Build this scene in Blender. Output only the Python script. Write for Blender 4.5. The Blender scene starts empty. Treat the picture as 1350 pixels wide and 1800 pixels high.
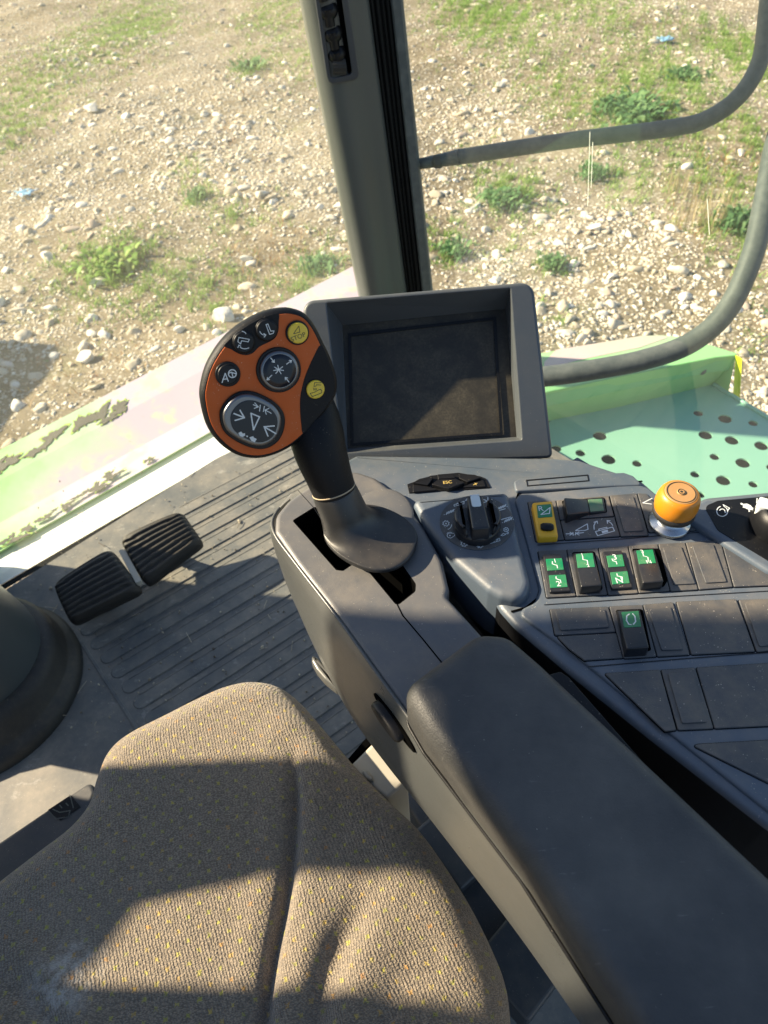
import bpy, math, random
import numpy as np
from mathutils import Vector, Matrix
from mathutils.geometry import delaunay_2d_cdt
random.seed(7); rng = np.random.default_rng(11)
SC = bpy.context.scene; COL = SC.collection
# ------------------------------------------------------------------ camera, world, sun, exposure
F0, CX, CY = 1250.0, 675.0, 900.0          # focal length and centre, in photograph pixels (1350 x 1800)
ROLL, PITCH = math.radians(4.5), math.radians(46.6)
_n = np.array([math.cos(PITCH)*math.sin(ROLL), -math.cos(PITCH)*math.cos(ROLL), -math.sin(PITCH)])
_Z = -_n; _f = np.array([0, 0, -1.0]); _Y = _f-(_f@_Z)*_Z; _Y /= np.linalg.norm(_Y); _X = np.cross(_Y, _Z)
RW = np.array([_X, _Y, _Z]); CAM = np.array([0, 0, 1.2])
cd = bpy.data.cameras.new('camera'); cam = bpy.data.objects.new('camera', cd); COL.objects.link(cam)
cd.sensor_fit = 'HORIZONTAL'; cd.sensor_width = 27.0; cd.lens = 25.0; cd.clip_start = .02; cd.clip_end = 2000
cd.dof.use_dof = True; cd.dof.focus_distance = .68; cd.dof.aperture_fstop = 11.0
cam.matrix_world = Matrix([list(RW[0])+[0], list(RW[1])+[0], list(RW[2])+[1.2], [0, 0, 0, 1]])
SC.camera = cam
SUN_EL, SUN_AZ = math.radians(31.0), math.radians(166.0)     # azimuth counter-clockwise from +X
S = Vector((math.cos(SUN_EL)*math.cos(SUN_AZ), math.cos(SUN_EL)*math.sin(SUN_AZ), math.sin(SUN_EL)))
W = bpy.data.worlds.new('World'); SC.world = W; W.use_nodes = True
wn = W.node_tree; bg = wn.nodes['Background']; sk = wn.nodes.new('ShaderNodeTexSky'); sk.sky_type = 'NISHITA'
sk.sun_disc = False; sk.sun_elevation = SUN_EL; sk.sun_rotation = math.radians(90)-SUN_AZ
sk.air_density = 1.0; sk.dust_density = 1.0; sk.ozone_density = 1.6
wn.links.new(sk.outputs[0], bg.inputs[0]); bg.inputs[1].default_value = .070
sl = bpy.data.lights.new('sun', 'SUN'); sl.energy = 5.0; sl.angle = math.radians(.9); sl.color = (1.0, .84, .60)
so = bpy.data.objects.new('sun', sl); COL.objects.link(so); so.rotation_euler = (-S).to_track_quat('-Z', 'Y').to_euler()
SC.view_settings.view_transform = 'Standard'; SC.view_settings.look = 'None'
SC.view_settings.gamma = 1.0; SC.view_settings.exposure = 1.5
SC.render.resolution_x = 768; SC.render.resolution_y = 1024
SC.cycles.use_denoising = True; SC.cycles.max_bounces = 8; SC.cycles.transparent_max_bounces = 12

# ------------------------------------------------------------------ helpers: projection
def ray(x, y): return RW @ np.array([(x-CX)/F0, (CY-y)/F0, -1.0])
def at(x, y, z): d = ray(x, y); return CAM+d*(z-CAM[2])/d[2]
def ad(x, y, dep): return CAM+ray(x, y)*dep
def nrm(v): v = np.asarray(v, float); return v/np.linalg.norm(v)
class Plane:
    def __init__(s, o, n, ex=(1, 0, 0)):
        s.o = np.array(o, float); s.n = nrm(n); ex = np.array(ex, float)
        s.ex = nrm(ex-(ex@s.n)*s.n); s.ey = np.cross(s.n, s.ex)
    def hit(s, x, y, h=0.0):
        d = ray(x, y); return CAM+d*(((s.o+s.n*h-CAM)@s.n)/(d@s.n))
    def uv(s, p): d = np.asarray(p)-s.o; return np.array([d@s.ex, d@s.ey])
    def px(s, x, y, h=0.0): return s.uv(s.hit(x, y, h))
    def w(s, u, v, h=0.0): return s.o+s.ex*u+s.ey*v+s.n*h
def hp(z, x=750, y=900): return Plane(at(x, y, z), (0, 0, 1))
# ------------------------------------------------------------------ helpers: objects
ORG = {}
def props(o, label=None, cat=None, group=None, kind=None):
    if label: o['label'] = label
    if cat: o['category'] = cat
    if group: o['group'] = group
    if kind: o['kind'] = kind
    return o
def thing(name, loc, label, cat, group=None):
    o = bpy.data.objects.new(name, None); COL.objects.link(o); o.location = Vector(loc); o.empty_display_size = .05
    ORG[o.name] = np.array(loc, float); return props(o, label, cat, group)
class MB:
    def __init__(s): s.v = []; s.f = []; s.m = []; s.s = []; s.n = 0
    def add(s, v, f, mi=0, sm=True):
        v = [tuple(map(float, p)) for p in v]; b = s.n; s.v += v; s.n += len(v)
        for i, q in enumerate(f):
            s.f.append(tuple(b+k for k in q)); s.m.append(mi); s.s.append(sm if isinstance(sm, bool) else sm[i])
    def build(s, name, mats, parent=None, bevel=0, sub=0, solid=0):
        me = bpy.data.meshes.new(name); org = ORG[parent.name] if parent else np.mean(np.array(s.v), 0)
        v = np.array(s.v)-org
        me.from_pydata([tuple(p) for p in v], [], s.f)
        if not isinstance(mats, (list, tuple)): mats = [mats]
        for m in mats: me.materials.append(m)
        me.polygons.foreach_set('material_index', s.m); me.polygons.foreach_set('use_smooth', s.s)
        me.update(); o = bpy.data.objects.new(name, me); COL.objects.link(o)
        if parent: o.parent = parent
        else: o.location = Vector(org)
        ORG[o.name] = org
        if solid: m = o.modifiers.new('thick', 'SOLIDIFY'); m.thickness = solid; m.offset = -1
        if bevel:
            m = o.modifiers.new('bevel', 'BEVEL'); m.width = bevel; m.segments = 3; m.limit_method = 'ANGLE'; m.angle_limit = math.radians(35); m.harden_normals = False
        if sub: m = o.modifiers.new('sub', 'SUBSURF'); m.levels = sub; m.render_levels = sub
        return o
def area2(p): p = np.array(p); x, y = p[:, 0], p[:, 1]; return float(np.sum(x*np.roll(y, -1)-np.roll(x, -1)*y))/2
def clean(p):
    o = []
    for q in p:
        if not o or np.linalg.norm(np.array(q)-o[-1]) > 1e-6: o.append(np.array(q, float))
    if np.linalg.norm(o[0]-o[-1]) < 1e-6: o.pop()
    return o
def roundc(p, c, seg=6):
    p = clean(p); n = len(p); out = []
    for i in range(n):
        r = c[i] if isinstance(c, (list, tuple)) else c
        a, b, d = p[i-1], p[i], p[(i+1) % n]
        u, w = a-b, d-b; lu, lw = np.linalg.norm(u), np.linalg.norm(w); u, w = u/lu, w/lw
        cs = np.clip(u@w, -1, 1); th = math.acos(cs)
        if r <= 0 or th > 3.0: out.append(b); continue
        t = min(r/math.tan(th/2), lu*.48, lw*.48); rr = t*math.tan(th/2)
        bi = nrm(u+w); ce = b+bi*rr/math.sin(th/2); s0, s1 = b+u*t, b+w*t
        a0 = math.atan2(*(s0-ce)[::-1]); a1 = math.atan2(*(s1-ce)[::-1]); da = (a1-a0+math.pi) % (2*math.pi)-math.pi
        for k in range(seg+1): a_ = a0+da*k/seg; out.append(ce+rr*np.array([math.cos(a_), math.sin(a_)]))
    return clean(out)
def spline(p, n=6, closed=True):
    p = [np.array(q, float) for q in p]; N = len(p); out = []
    rng_ = range(N) if closed else range(N-1)
    for i in rng_:
        if closed: a, b, c, d = p[i-1], p[i], p[(i+1) % N], p[(i+2) % N]
        else: a, b, c, d = p[max(i-1, 0)], p[i], p[i+1], p[min(i+2, N-1)]
        for k in range(n):
            t = k/n; out.append(.5*((2*b)+(c-a)*t+(2*a-5*b+4*c-d)*t*t+(3*b-a-3*c+d)*t**3))
    if not closed: out.append(p[-1])
    return out
def inset(p, d):
    p = np.array(p); a = p-np.roll(p, 1, 0); b = np.roll(p, -1, 0)-p
    a /= np.linalg.norm(a, axis=1)[:, None]; b /= np.linalg.norm(b, axis=1)[:, None]
    na = np.stack([-a[:, 1], a[:, 0]], 1); nb = np.stack([-b[:, 1], b[:, 0]], 1); m = na+nb
    m /= np.maximum(np.linalg.norm(m, axis=1), 1e-6)[:, None]; k = np.maximum((m*na).sum(1), .45)
    return p+m*(d/k)[:, None]
def inside(pt, poly):
    x, y = pt; c = False; n = len(poly); j = n-1
    for i in range(n):
        xi, yi = poly[i]; xj, yj = poly[j]
        if (yi > y) != (yj > y) and x < (xj-xi)*(y-yi)/(yj-yi)+xi: c = not c
        j = i
    return c
def cap(loops):
    vs = []; es = []
    for L in loops:
        b = len(vs); vs += [Vector((float(q[0]), float(q[1]))) for q in L]; es += [(b+i, b+(i+1) % len(L)) for i in range(len(L))]
    r = delaunay_2d_cdt(vs, es, [], 0, 1e-9); ov, ofa = r[0], r[2]; out = []
    for f in ofa:
        c = (sum(ov[k].x for k in f)/len(f), sum(ov[k].y for k in f)/len(f))
        if sum(inside(c, L) for L in loops) % 2 == 1 and inside(c, loops[0]): out.append(tuple(f))
    return [(v.x, v.y) for v in ov], out
def prism(mb, P, loop, h0, h1, r=0.0, seg=4, holes=(), mi=0, bottom=False, hmi=None, f=None, smi=None):
    """loop/holes in plane (u,v) metres; rounded top edge of radius r; f(u,v) optional height offset"""
    L = [np.array(q) for q in clean(loop)]
    if area2(L) < 0: L = L[::-1]
    H = []
    for h in holes:
        h = clean(h)
        if area2(h) > 0: h = h[::-1]
        H.append(h)
    f = f or (lambda u, v: 0.0); tops = []
    for li, lp in enumerate([L]+H):
        rr = r if li == 0 else min(r, .0015); n = len(lp)
        rings = [(0, h0)]+[(rr*(1-math.cos(a)), h1-rr+rr*math.sin(a)) for a in [k/seg*math.pi/2 for k in range(seg+1)]] if rr > 0 else [(0, h0), (0, h1)]
        vs = []; fs = []
        for d, h in rings:
            q = inset(lp, d) if d else np.array(lp); vs += [P.w(u, v, h+f(u, v)) for u, v in q]
        for k in range(len(rings)-1):
            for i in range(n): j = (i+1) % n; fs.append((k*n+i, k*n+j, (k+1)*n+j, (k+1)*n+i))
        flat = [k >= 1 or n > 14 for k in range(len(rings)-1) for _ in range(n)]
        if li == 0 and smi is not None: mb.add(vs, fs[:n], smi, False); fs = fs[n:]; flat = flat[n:]
        mb.add(vs, fs, mi if (li == 0 or hmi is None) else hmi, flat); tops.append([tuple(x) for x in q])
    if len(tops) == 1 and f(0, 0) == 0 and True:
        mb.add([P.w(u, v, h1) for u, v in tops[0]], [tuple(range(len(tops[0])))], mi, False)
    else:
        cv, cf = cap(tops); mb.add([P.w(u, v, h1+f(u, v)) for u, v in cv], cf, mi, False)
    if bottom:
        mb.add([P.w(u, v, h0) for u, v in L[::-1]], [tuple(range(len(L)))], mi, False)
def plate(mb, P, pts, h0, h1, c=.002, r=.0006, T=None, mi=0, smooth=0, **k):
    T = T or (lambda x, y: (x, y)); q = [P.px(*T(x, y), h1) for x, y in pts]
    q = spline(q, smooth) if smooth else roundc(q, c)
    prism(mb, P, q, h0, h1, r, mi=mi, **k); return q
def circ(c, r, n=32, ry=None, ph=0): ry = ry or r; return [np.array([c[0]+r*math.cos(ph+a), c[1]+ry*math.sin(ph+a)]) for a in [2*math.pi*i/n for i in range(n)]]
def lathe(mb, o, ax, prof, n=40, mi=0, ex=None, sy=1.0, capend=True):
    o = np.array(o, float); P = Plane(o, ax, ex if ex is not None else (1, 0, 0)); vs = []; fs = []
    for r, h in prof: vs += [P.w(r*math.cos(2*math.pi*i/n), sy*r*math.sin(2*math.pi*i/n), h) for i in range(n)]
    for k in range(len(prof)-1):
        for i in range(n): j = (i+1) % n; fs.append((k*n+i, k*n+j, (k+1)*n+j, (k+1)*n+i))
    mb.add(vs, fs, mi, True)
    if capend: mb.add([P.w(prof[-1][0]*math.cos(2*math.pi*i/n), sy*prof[-1][0]*math.sin(2*math.pi*i/n), prof[-1][1]) for i in range(n)], [tuple(range(n))], mi, False)
def tube(mb, pts, r, n=20, mi=0, flat=None, capends=True):
    pts = [np.array(p, float) for p in pts]; N = len(pts); rs = r if isinstance(r, (list, tuple)) else [r]*N
    vs = []; fs = []; up = None
    for i in range(N):
        t = nrm(pts[min(i+1, N-1)]-pts[max(i-1, 0)])
        if up is None: up = nrm(np.cross(t, [.1, .2, 1.0]))
        up = nrm(up-(up@t)*t); w = np.cross(t, up)
        fl = flat[i] if flat else 1
        vs += [pts[i]+rs[i]*(math.cos(a)*up+math.sin(a)*w*fl) for a in [2*math.pi*k/n for k in range(n)]]
    for i in range(N-1):
        for k in range(n): j = (k+1) % n; fs.append((i*n+k, i*n+j, (i+1)*n+j, (i+1)*n+k))
    mb.add(vs, fs, mi, True)
    if capends: mb.add(vs[:n][::-1], [tuple(range(n))], mi, False); mb.add(vs[-n:], [tuple(range(n))], mi, False)
def rings(mb, R, mi=0, closed=True, sm=True):
    n = len(R[0]); vs = [p for r in R for p in r]; fs = []
    for i in range(len(R)-1):
        for k in range(n if closed else n-1): j = (k+1) % n; fs.append((i*n+k, i*n+j, (i+1)*n+j, (i+1)*n+k))
    mb.add(vs, fs, mi, sm)
def box(mb, c, sx, sy, sz, ax=None, mi=0):
    c = np.array(c, float); ax = ax or ((1, 0, 0), (0, 1, 0), (0, 0, 1)); a = [np.array(q, float) for q in ax]
    vs = [c+a[0]*sx*i/2+a[1]*sy*j/2+a[2]*sz*k/2 for i, j, k in [(-1, -1, -1), (1, -1, -1), (1, 1, -1), (-1, 1, -1), (-1, -1, 1), (1, -1, 1), (1, 1, 1), (-1, 1, 1)]]
    mb.add(vs, [(3, 2, 1, 0), (4, 5, 6, 7), (0, 1, 5, 4), (1, 2, 6, 5), (2, 3, 7, 6), (3, 0, 4, 7)], mi, False)
def strokes(mb, P, h, lines, wd, T=None, mi=0):
    """white printed marks: short ribbons lying on the plane"""
    T = T or (lambda x, y: (x, y))
    for L in lines:
        q = [P.px(*T(x, y), h) for x, y in L]
        for a, b in zip(q[:-1], q[1:]):
            d = b-a; l = np.linalg.norm(d)
            if l < 1e-7: continue
            d /= l; n = np.array([-d[1], d[0]])*wd/2; e = d*wd*.35
            vs = [P.w(*(a-e-n), h), P.w(*(b+e-n), h), P.w(*(b+e+n), h), P.w(*(a-e+n), h)]
            h += 2e-6; mb.add(vs, [(0, 1, 2, 3)], mi, False)
def blot(mb, P, h, pts, T=None, mi=0):
    T = T or (lambda x, y: (x, y)); q = [P.px(*T(x, y), h) for x, y in pts]
    if area2(q) < 0: q = q[::-1]
    cv, cf = cap([[tuple(x) for x in q]]); mb.add([P.w(u, v, h) for u, v in cv], cf, mi, False)
def arc(cx, cy, r, a0, a1, n=10, ry=None): ry = ry or r; return [(cx+r*math.cos(math.radians(a)), cy+ry*math.sin(math.radians(a))) for a in np.linspace(a0, a1, n)]
def letters(mb, P, s, x, y, h, size, ang=0.0, T=None, mi=0, bold=0.0):
    cu = bpy.data.curves.new('t', 'FONT'); cu.body = s; cu.size = size; cu.align_x = 'CENTER'; cu.align_y = 'CENTER'; cu.offset = bold
    ob = bpy.data.objects.new('t', cu); COL.objects.link(ob); dg = bpy.context.evaluated_depsgraph_get(); dg.update()
    me = bpy.data.meshes.new_from_object(ob.evaluated_get(dg)); T = T or (lambda a, b: (a, b)); c = P.px(*T(x, y), h); ca, sa = math.cos(ang), math.sin(ang)
    vs = [P.w(c[0]+v.co.x*ca-v.co.y*sa, c[1]+v.co.x*sa+v.co.y*ca, h) for v in me.vertices]
    mb.add(vs, [tuple(p.vertices) for p in me.polygons], mi, False)
    bpy.data.objects.remove(ob); bpy.data.curves.remove(cu); bpy.data.meshes.remove(me)
# ------------------------------------------------------------------ helpers: materials
class NT:
    def __init__(s, name):
        s.m = bpy.data.materials.new(name); s.m.use_nodes = True; s.t = s.m.node_tree; s.b = s.t.nodes['Principled BSDF']; s.out = s.t.nodes['Material Output']
        s.tc = s.t.nodes.new('ShaderNodeTexCoord'); s.co = s.tc.outputs['Object']
    def n(s, ty, **k):
        o = s.t.nodes.new('ShaderNode'+ty)
        for a, b in k.items(): setattr(o, a, b)
        return o
    def l(s, a, b): s.t.links.new(a, b); return s
    def mp(s, sc=(1, 1, 1), rot=(0, 0, 0), src=None):
        m = s.n('Mapping'); m.inputs['Scale'].default_value = sc; m.inputs['Rotation'].default_value = rot; s.l(src or s.co, m.inputs[0]); return m.outputs[0]
    def noise(s, sc, det=4, ro=.6, src=None, dist=0):
        o = s.n('TexNoise'); o.inputs['Scale'].default_value = sc; o.inputs['Detail'].default_value = det; o.inputs['Roughness'].default_value = ro; o.inputs['Distortion'].default_value = dist
        s.l(src or s.co, o.inputs['Vector']); return o.outputs['Fac']
    def vor(s, sc, feat='F1', rnd=1, src=None, out='Distance'):
        o = s.n('TexVoronoi', feature=feat); o.inputs['Scale'].default_value = sc; o.inputs['Randomness'].default_value = rnd; s.l(src or s.co, o.inputs['Vector']); return o.outputs[out]
    def ramp(s, v, pts):
        o = s.n('ValToRGB'); e = o.color_ramp.elements
        while len(e) < len(pts): e.new(.5)
        for q, (p, c) in zip(e, pts): q.position = p; q.color = (c, c, c, 1) if isinstance(c, (int, float)) else (*c, 1)
        s.l(v, o.inputs[0]); return o.outputs[0]
    def mix(s, fac, a, b, bt='MIX'):
        o = s.n('Mix', data_type='RGBA', blend_type=bt)
        for i, v in ((0, fac), (6, a), (7, b)):
            if isinstance(v, (int, float)): o.inputs[i].default_value = v
            elif isinstance(v, tuple): o.inputs[i].default_value = (*v, 1)
            else: s.l(v, o.inputs[i])
        return o.outputs[2]
    def math(s, op, a, b=0.0, c=0.0):
        o = s.n('Math', operation=op)
        for i, v in enumerate((a, b, c)):
            if isinstance(v, (int, float)): o.inputs[i].default_value = v
            else: s.l(v, o.inputs[i])
        return o.outputs[0]
    def bump(s, h, st, dist=.001, prev=None):
        o = s.n('Bump'); o.inputs['Strength'].default_value = st; o.inputs['Distance'].default_value = dist; s.l(h, o.inputs['Height'])
        if prev is not None: s.l(prev, o.inputs['Normal'])
        return o.outputs[0]
    def fin(s, col=None, rough=None, nor=None, metal=None, **k):
        for nm, v in (('Base Color', col), ('Roughness', rough), ('Normal', nor), ('Metallic', metal)):
            if v is None: continue
            if isinstance(v, (int, float)): s.b.inputs[nm].default_value = v
            elif isinstance(v, tuple): s.b.inputs[nm].default_value = (*v, 1)
            else: s.l(v, s.b.inputs[nm])
        for a, b in k.items(): s.b.inputs[a.replace('_', ' ')].default_value = b
        return s.m
DUST = (.36, .29, .20)
def plastic(name, col, rough=.45, dust=.25, grain=.25, gscale=1800, speck=.5, spec=.5, scratch_and_reflection=0.0):
    t = NT(name); big = t.noise(9, 6, .65); mid = t.noise(70, 5, .7)
    geo = t.n('NewGeometry'); sp = t.n('SeparateXYZ'); t.l(geo.outputs['Normal'], sp.inputs[0]); up = t.math('MAXIMUM', sp.outputs[2], .15)
    d = t.math('MULTIPLY', t.ramp(big, [(.38, 0.15), (.68, 1.0)]), t.ramp(mid, [(.3, .3), (.75, 1.0)]))
    d = t.math('MULTIPLY', t.math('MULTIPLY', d, up), dust)
    v = t.vor(520); sz = t.noise(160, 2); spk = t.math('MULTIPLY', t.math('LESS_THAN', v, t.math('MULTIPLY', t.math('SUBTRACT', sz, .45), .75)), speck)
    spk = t.math('MULTIPLY', spk, up)
    c = t.mix(d, col, DUST); c = t.mix(spk, c, (.62, .55, .43))
    ro = t.math('ADD', t.math('MULTIPLY', d, .6), t.math('ADD', rough, t.math('MULTIPLY', t.math('SUBTRACT', mid, .5), .16)))
    if scratch_and_reflection:
        sc = t.noise(30, 3, .6, src=t.mp((1, 14, 1), (0, 0, .7))); sm = t.math('MULTIPLY', t.ramp(sc, [(.66, 0), (.70, 1)]), scratch_and_reflection)
        c = t.mix(sm, c, (.45, .42, .38))
    nz = t.noise(gscale, 2, .5); nb = t.bump(nz, grain, .0006)
    return t.fin(c, ro, nb, Specular_IOR_Level=spec)
M = {}
M['dark'] = plastic('dark_plastic', (.040, .046, .055), .42, .22)
M['deck'] = plastic('console_plastic', (.072, .098, .132), .38, .30, speck=.55)
M['cell'] = plastic('switch_panel_plastic', (.036, .045, .058), .46, .46, grain=.6, gscale=1500, speck=.95)
M['rocker'] = plastic('rocker_plastic', (.012, .0135, .017), .3, .10, grain=.1, speck=.35)
M['black'] = plastic('black_plastic', (.006, .0065, .008), .4, .02, grain=.15, speck=.25, spec=.28)
M['grip'] = plastic('grip_rubber', (.0055, .006, .0075), .46, .0, grain=.35, gscale=2200, speck=.25, spec=.22)
M['skirt'] = plastic('lever_skirt_plastic', (.020, .021, .023), .38, .12, grain=.2, speck=.3)
M['bezel'] = plastic('monitor_plastic', (.075, .084, .094), .36, .2, grain=.3, speck=.45)
M['housing'] = plastic('armrest_housing_plastic', (.095, .100, .108), .36, .28, grain=.3, speck=.5)
M['side'] = plastic('armrest_side_plastic', (.074, .078, .077), .30, .10, grain=.1, speck=.15)
M['trim'] = plastic('pillar_trim_plastic', (.075, .084, .080), .40, .08, grain=.1, speck=.1)
M['rubber'] = plastic('black_rubber', (.016, .016, .016), .55, .25, grain=.5, gscale=900, speck=.5)
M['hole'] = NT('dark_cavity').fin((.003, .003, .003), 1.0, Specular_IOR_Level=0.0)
M['seal'] = plastic('window_seal_rubber', (.010, .011, .011), .75, .0, grain=.3, gscale=700, speck=.0, spec=.2)
M['white'] = NT('printed_white').fin((.62, .66, .66), .5)
M['blackink'] = NT('printed_black').fin((.03, .03, .02), .5)
M['gold'] = NT('printed_gold').fin((.55, .40, .12), .5)
def tinted(name, col, var=.12, rough=.4, **k):
    t = NT(name); n_ = t.noise(60, 5, .65); v = t.vor(500); sz = t.noise(120, 2)
    c = t.mix(t.math('MULTIPLY', t.ramp(n_, [(.4, 0), (.75, 1)]), var), col, DUST)
    c = t.mix(t.math('MULTIPLY', t.math('LESS_THAN', v, t.math('MULTIPLY', t.math('SUBTRACT', sz, .45), .7)), .5), c, (.7, .6, .45))
    return t.fin(c, t.math('ADD', rough, t.math('MULTIPLY', n_, .15)), t.bump(t.noise(1500, 2), .1, .0005), **k)
M['orange'] = tinted('orange_face', (.50, .098, .014), .08, .42, Specular_IOR_Level=.25)
M['yellow'] = tinted('yellow_button', (.72, .52, .035), .15, .34)
M['amber'] = tinted('amber_knob', (.56, .20, .006), .08, .30)
M['brown'] = tinted('dull_amber_top', (.40, .215, .075), .2, .5)  # duller brown amber for the disc on the knob top
M['yrock'] = tinted('yellow_rocker', (.80, .42, .015), .1, .33)
M['green'] = tinted('green_tile', (.005, .19, .075), .18, .3)
M['greendull'] = tinted('dusty_green_tile', (.035, .17, .085), .5, .4)
t = NT('chromed_metal'); M['chrome'] = t.fin((.42, .44, .46), t.math('ADD', .16, t.math('MULTIPLY', t.noise(80, 4), .25)), None, 1.0)
t = NT('brushed_ring'); M['ring'] = t.fin((.17, .175, .185), .34, t.bump(t.noise(900, 2), .1, .0003), .85)
t = NT('gloss_lens'); M['lens'] = t.fin((.006, .008, .016), .22, t.bump(t.noise(300, 2), .04, .0004), Specular_IOR_Level=.35)
# screen: matt black film, dusty with scratches
t = NT('dusty_screen'); a = t.noise(28, 8, .75); b_ = t.noise(420, 3, .7, src=t.mp((1, 1, 1))); c_ = t.noise(14, 4, .7, src=t.mp((1, 6, 6), (0, .4, .9)))
d = t.math('MULTIPLY', t.ramp(a, [(.42, .05), (.8, 1)]), t.ramp(b_, [(.38, .35), (.66, 1)]))
M['screen'] = t.fin(t.mix(t.math('ADD', t.math('MULTIPLY', d, .30), .03), (.014, .012, .009), (.33, .27, .18)), t.math('ADD', .42, t.math('MULTIPLY', a, .3)), t.bump(b_, .08, .0004), Specular_IOR_Level=.45)
# seat fabric
STAIN = tuple(at(120, 1722, .475)-at(450, 1600, .3))
t = NT('seat_fabric')
cr = t.mp((1, 1, 1), (0, 0, math.radians(24)))
w1 = t.n('TexWave', wave_type='BANDS', bands_direction='DIAGONAL'); w1.inputs['Scale'].default_value = 150; w1.inputs['Distortion'].default_value = 4; w1.inputs['Detail'].default_value = 3; w1.inputs['Detail Scale'].default_value = 2.2; t.l(cr, w1.inputs[0])
vv = t.vor(430, src=t.mp((1, 2.3, 1), (0, 0, math.radians(-38)))); hgt = t.math('ADD', t.math('MULTIPLY', w1.outputs['Fac'], .55), t.math('MULTIPLY', vv, -.9))
cell = t.mp((1, 1, 1), (0, 0, math.radians(38)))
dn = t.n('TexNoise'); dn.inputs['Scale'].default_value = 260; t.l(cell, dn.inputs['Vector'])
dm = t.n('MixRGB'); dm.inputs[0].default_value = .0045; t.l(cell, dm.inputs[1]); t.l(dn.outputs['Color'], dm.inputs[2])
vd = t.n('TexVoronoi', feature='F1', distance='MINKOWSKI'); vd.inputs['Exponent'].default_value = .55; vd.inputs['Scale'].default_value = 76; vd.inputs['Randomness'].default_value = .10; vd.voronoi_dimensions = '2D'; t.l(dm.outputs[0], vd.inputs['Vector'])
fl = t.ramp(vd.outputs['Distance'], [(.19, 1), (.34, 0)]); pick = t.n('SeparateColor'); t.l(vd.outputs['Color'], pick.inputs[0])
fcol = t.ramp(pick.outputs[0], [(0, (.30, .31, .05)), (.5, (.44, .40, .07)), (.8, (.52, .38, .08)), (.97, (.46, .22, .06))])
base = t.mix(t.noise(120, 4, .7), (.20, .160, .115), (.44, .36, .265)); base = t.mix(t.ramp(vv, [(.2, 0), (.7, .75)]), base, (.10, .085, .07))
sp_ = t.n('VectorMath', operation='DISTANCE'); t.l(t.co, sp_.inputs[0]); sp_.inputs[1].default_value = STAIN; stn = t.math('MULTIPLY', t.ramp(sp_.outputs['Value'], [(.008, 1), (.042, 0)]), t.ramp(t.noise(90, 4, .8), [(.42, 0), (.62, .8)])); base = t.mix(stn, base, (.6, .57, .52)); wear = t.noise(7, 5, .6); base = t.mix(t.math('MULTIPLY', t.ramp(wear, [(.45, 0), (.72, 1)]), .22), base, (.36, .31, .25))
colr = t.mix(t.math('MULTIPLY', fl, t.ramp(t.noise(300, 2), [(.3, .3), (.65, .9)])), base, fcol)
M['fabric'] = t.fin(colr, .95, t.bump(hgt, .8, .0016, t.bump(t.noise(700, 3), .5, .001)), Specular_IOR_Level=.15, Sheen_Weight=.35, Sheen_Roughness=.5)
# armrest leatherette
t = NT('armrest_leatherette'); v = t.vor(420, 'DISTANCE_TO_EDGE'); n1 = t.noise(45, 5, .7, src=t.mp((1, 2.4, 1), (0, 0, .8))); big = t.noise(10, 5, .6)
cc = t.mix(t.math('MULTIPLY', t.ramp(big, [(.38, .1), (.72, 1)]), .24), (.036, .037, .038), (.30, .28, .24))
sp1 = t.noise(34, 4, .7, src=t.mp((1, 9, 1), (0, 0, .9))); cc = t.mix(t.math('MULTIPLY', t.ramp(sp1, [(.66, 0), (.72, 1)]), .22), cc, (.34, .33, .30)); vs_ = t.vor(300); cc = t.mix(t.math('MULTIPLY', t.math('LESS_THAN', vs_, t.math('MULTIPLY', t.math('SUBTRACT', t.noise(70, 2), .52), .6)), .6), cc, (.5, .47, .4))
M['pad'] = t.fin(cc, t.math('ADD', .44, t.math('MULTIPLY', n1, .22)), t.bump(t.ramp(v, [(0, 0), (.12, 1)]), .22, .0006, t.bump(n1, .25, .002)), Specular_IOR_Level=.5)
# floor mat
t = NT('floor_mat_rubber'); a = t.noise(7, 7, .68); b_ = t.noise(60, 6, .7); s_ = t.noise(26, 6, .75, src=t.mp((1, 1.6, 1)))
d = t.math('MULTIPLY', t.ramp(a, [(.38, .05), (.66, 1)]), t.ramp(b_, [(.3, .5), (.7, 1)]))
c = t.mix(t.math('MULTIPLY', d, .62), (.105, .112, .115), (.42, .36, .28)); c = t.mix(t.math('MULTIPLY', t.ramp(s_, [(.58, 0), (.67, 1)]), .32), c, (.50, .48, .43))
v = t.vor(330); c = t.mix(t.math('MULTIPLY', t.math('LESS_THAN', v, t.math('MULTIPLY', t.math('SUBTRACT', t.noise(90, 2), .48), .8)), .6), c, (.6, .54, .42))
M['mat'] = t.fin(c, t.math('ADD', .50, t.math('MULTIPLY', b_, .25)), t.bump(b_, .3, .001, t.bump(t.noise(900, 2), .3, .0006)))
# weathered green paint
def paint(name, base, pale, chip=.0, soft=.5, mott=.5):
    t = NT(name); a = t.noise(1.6, 4, .5); b_ = t.noise(9, 6, .6); c = t.mix(t.math('MULTIPLY', t.ramp(a, [(.42, 0), (.62, 1)]), soft), base, pale)
    c = t.mix(t.math('MULTIPLY', t.ramp(b_, [(.45, 0), (.8, 1)]), .25*mott), c, tuple(x*.8 for x in base))
    g = t.noise(110, 5, .75); c = t.mix(t.math('MULTIPLY', t.ramp(g, [(.66, 0), (.72, 1)]), .35), c, (.35, .42, .12))
    return t.fin(c, t.math('ADD', .38, t.math('MULTIPLY', b_, .2)), t.bump(b_, .08, .001))
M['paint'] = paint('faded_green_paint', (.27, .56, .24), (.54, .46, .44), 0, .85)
t = NT('faded_ledge_paint_and_glare'); sx = t.n('SeparateXYZ'); t.l(t.co, sx.inputs[0]); b1 = t.noise(3.2, 5, .6); b2 = t.noise(11, 6, .65)
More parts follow.
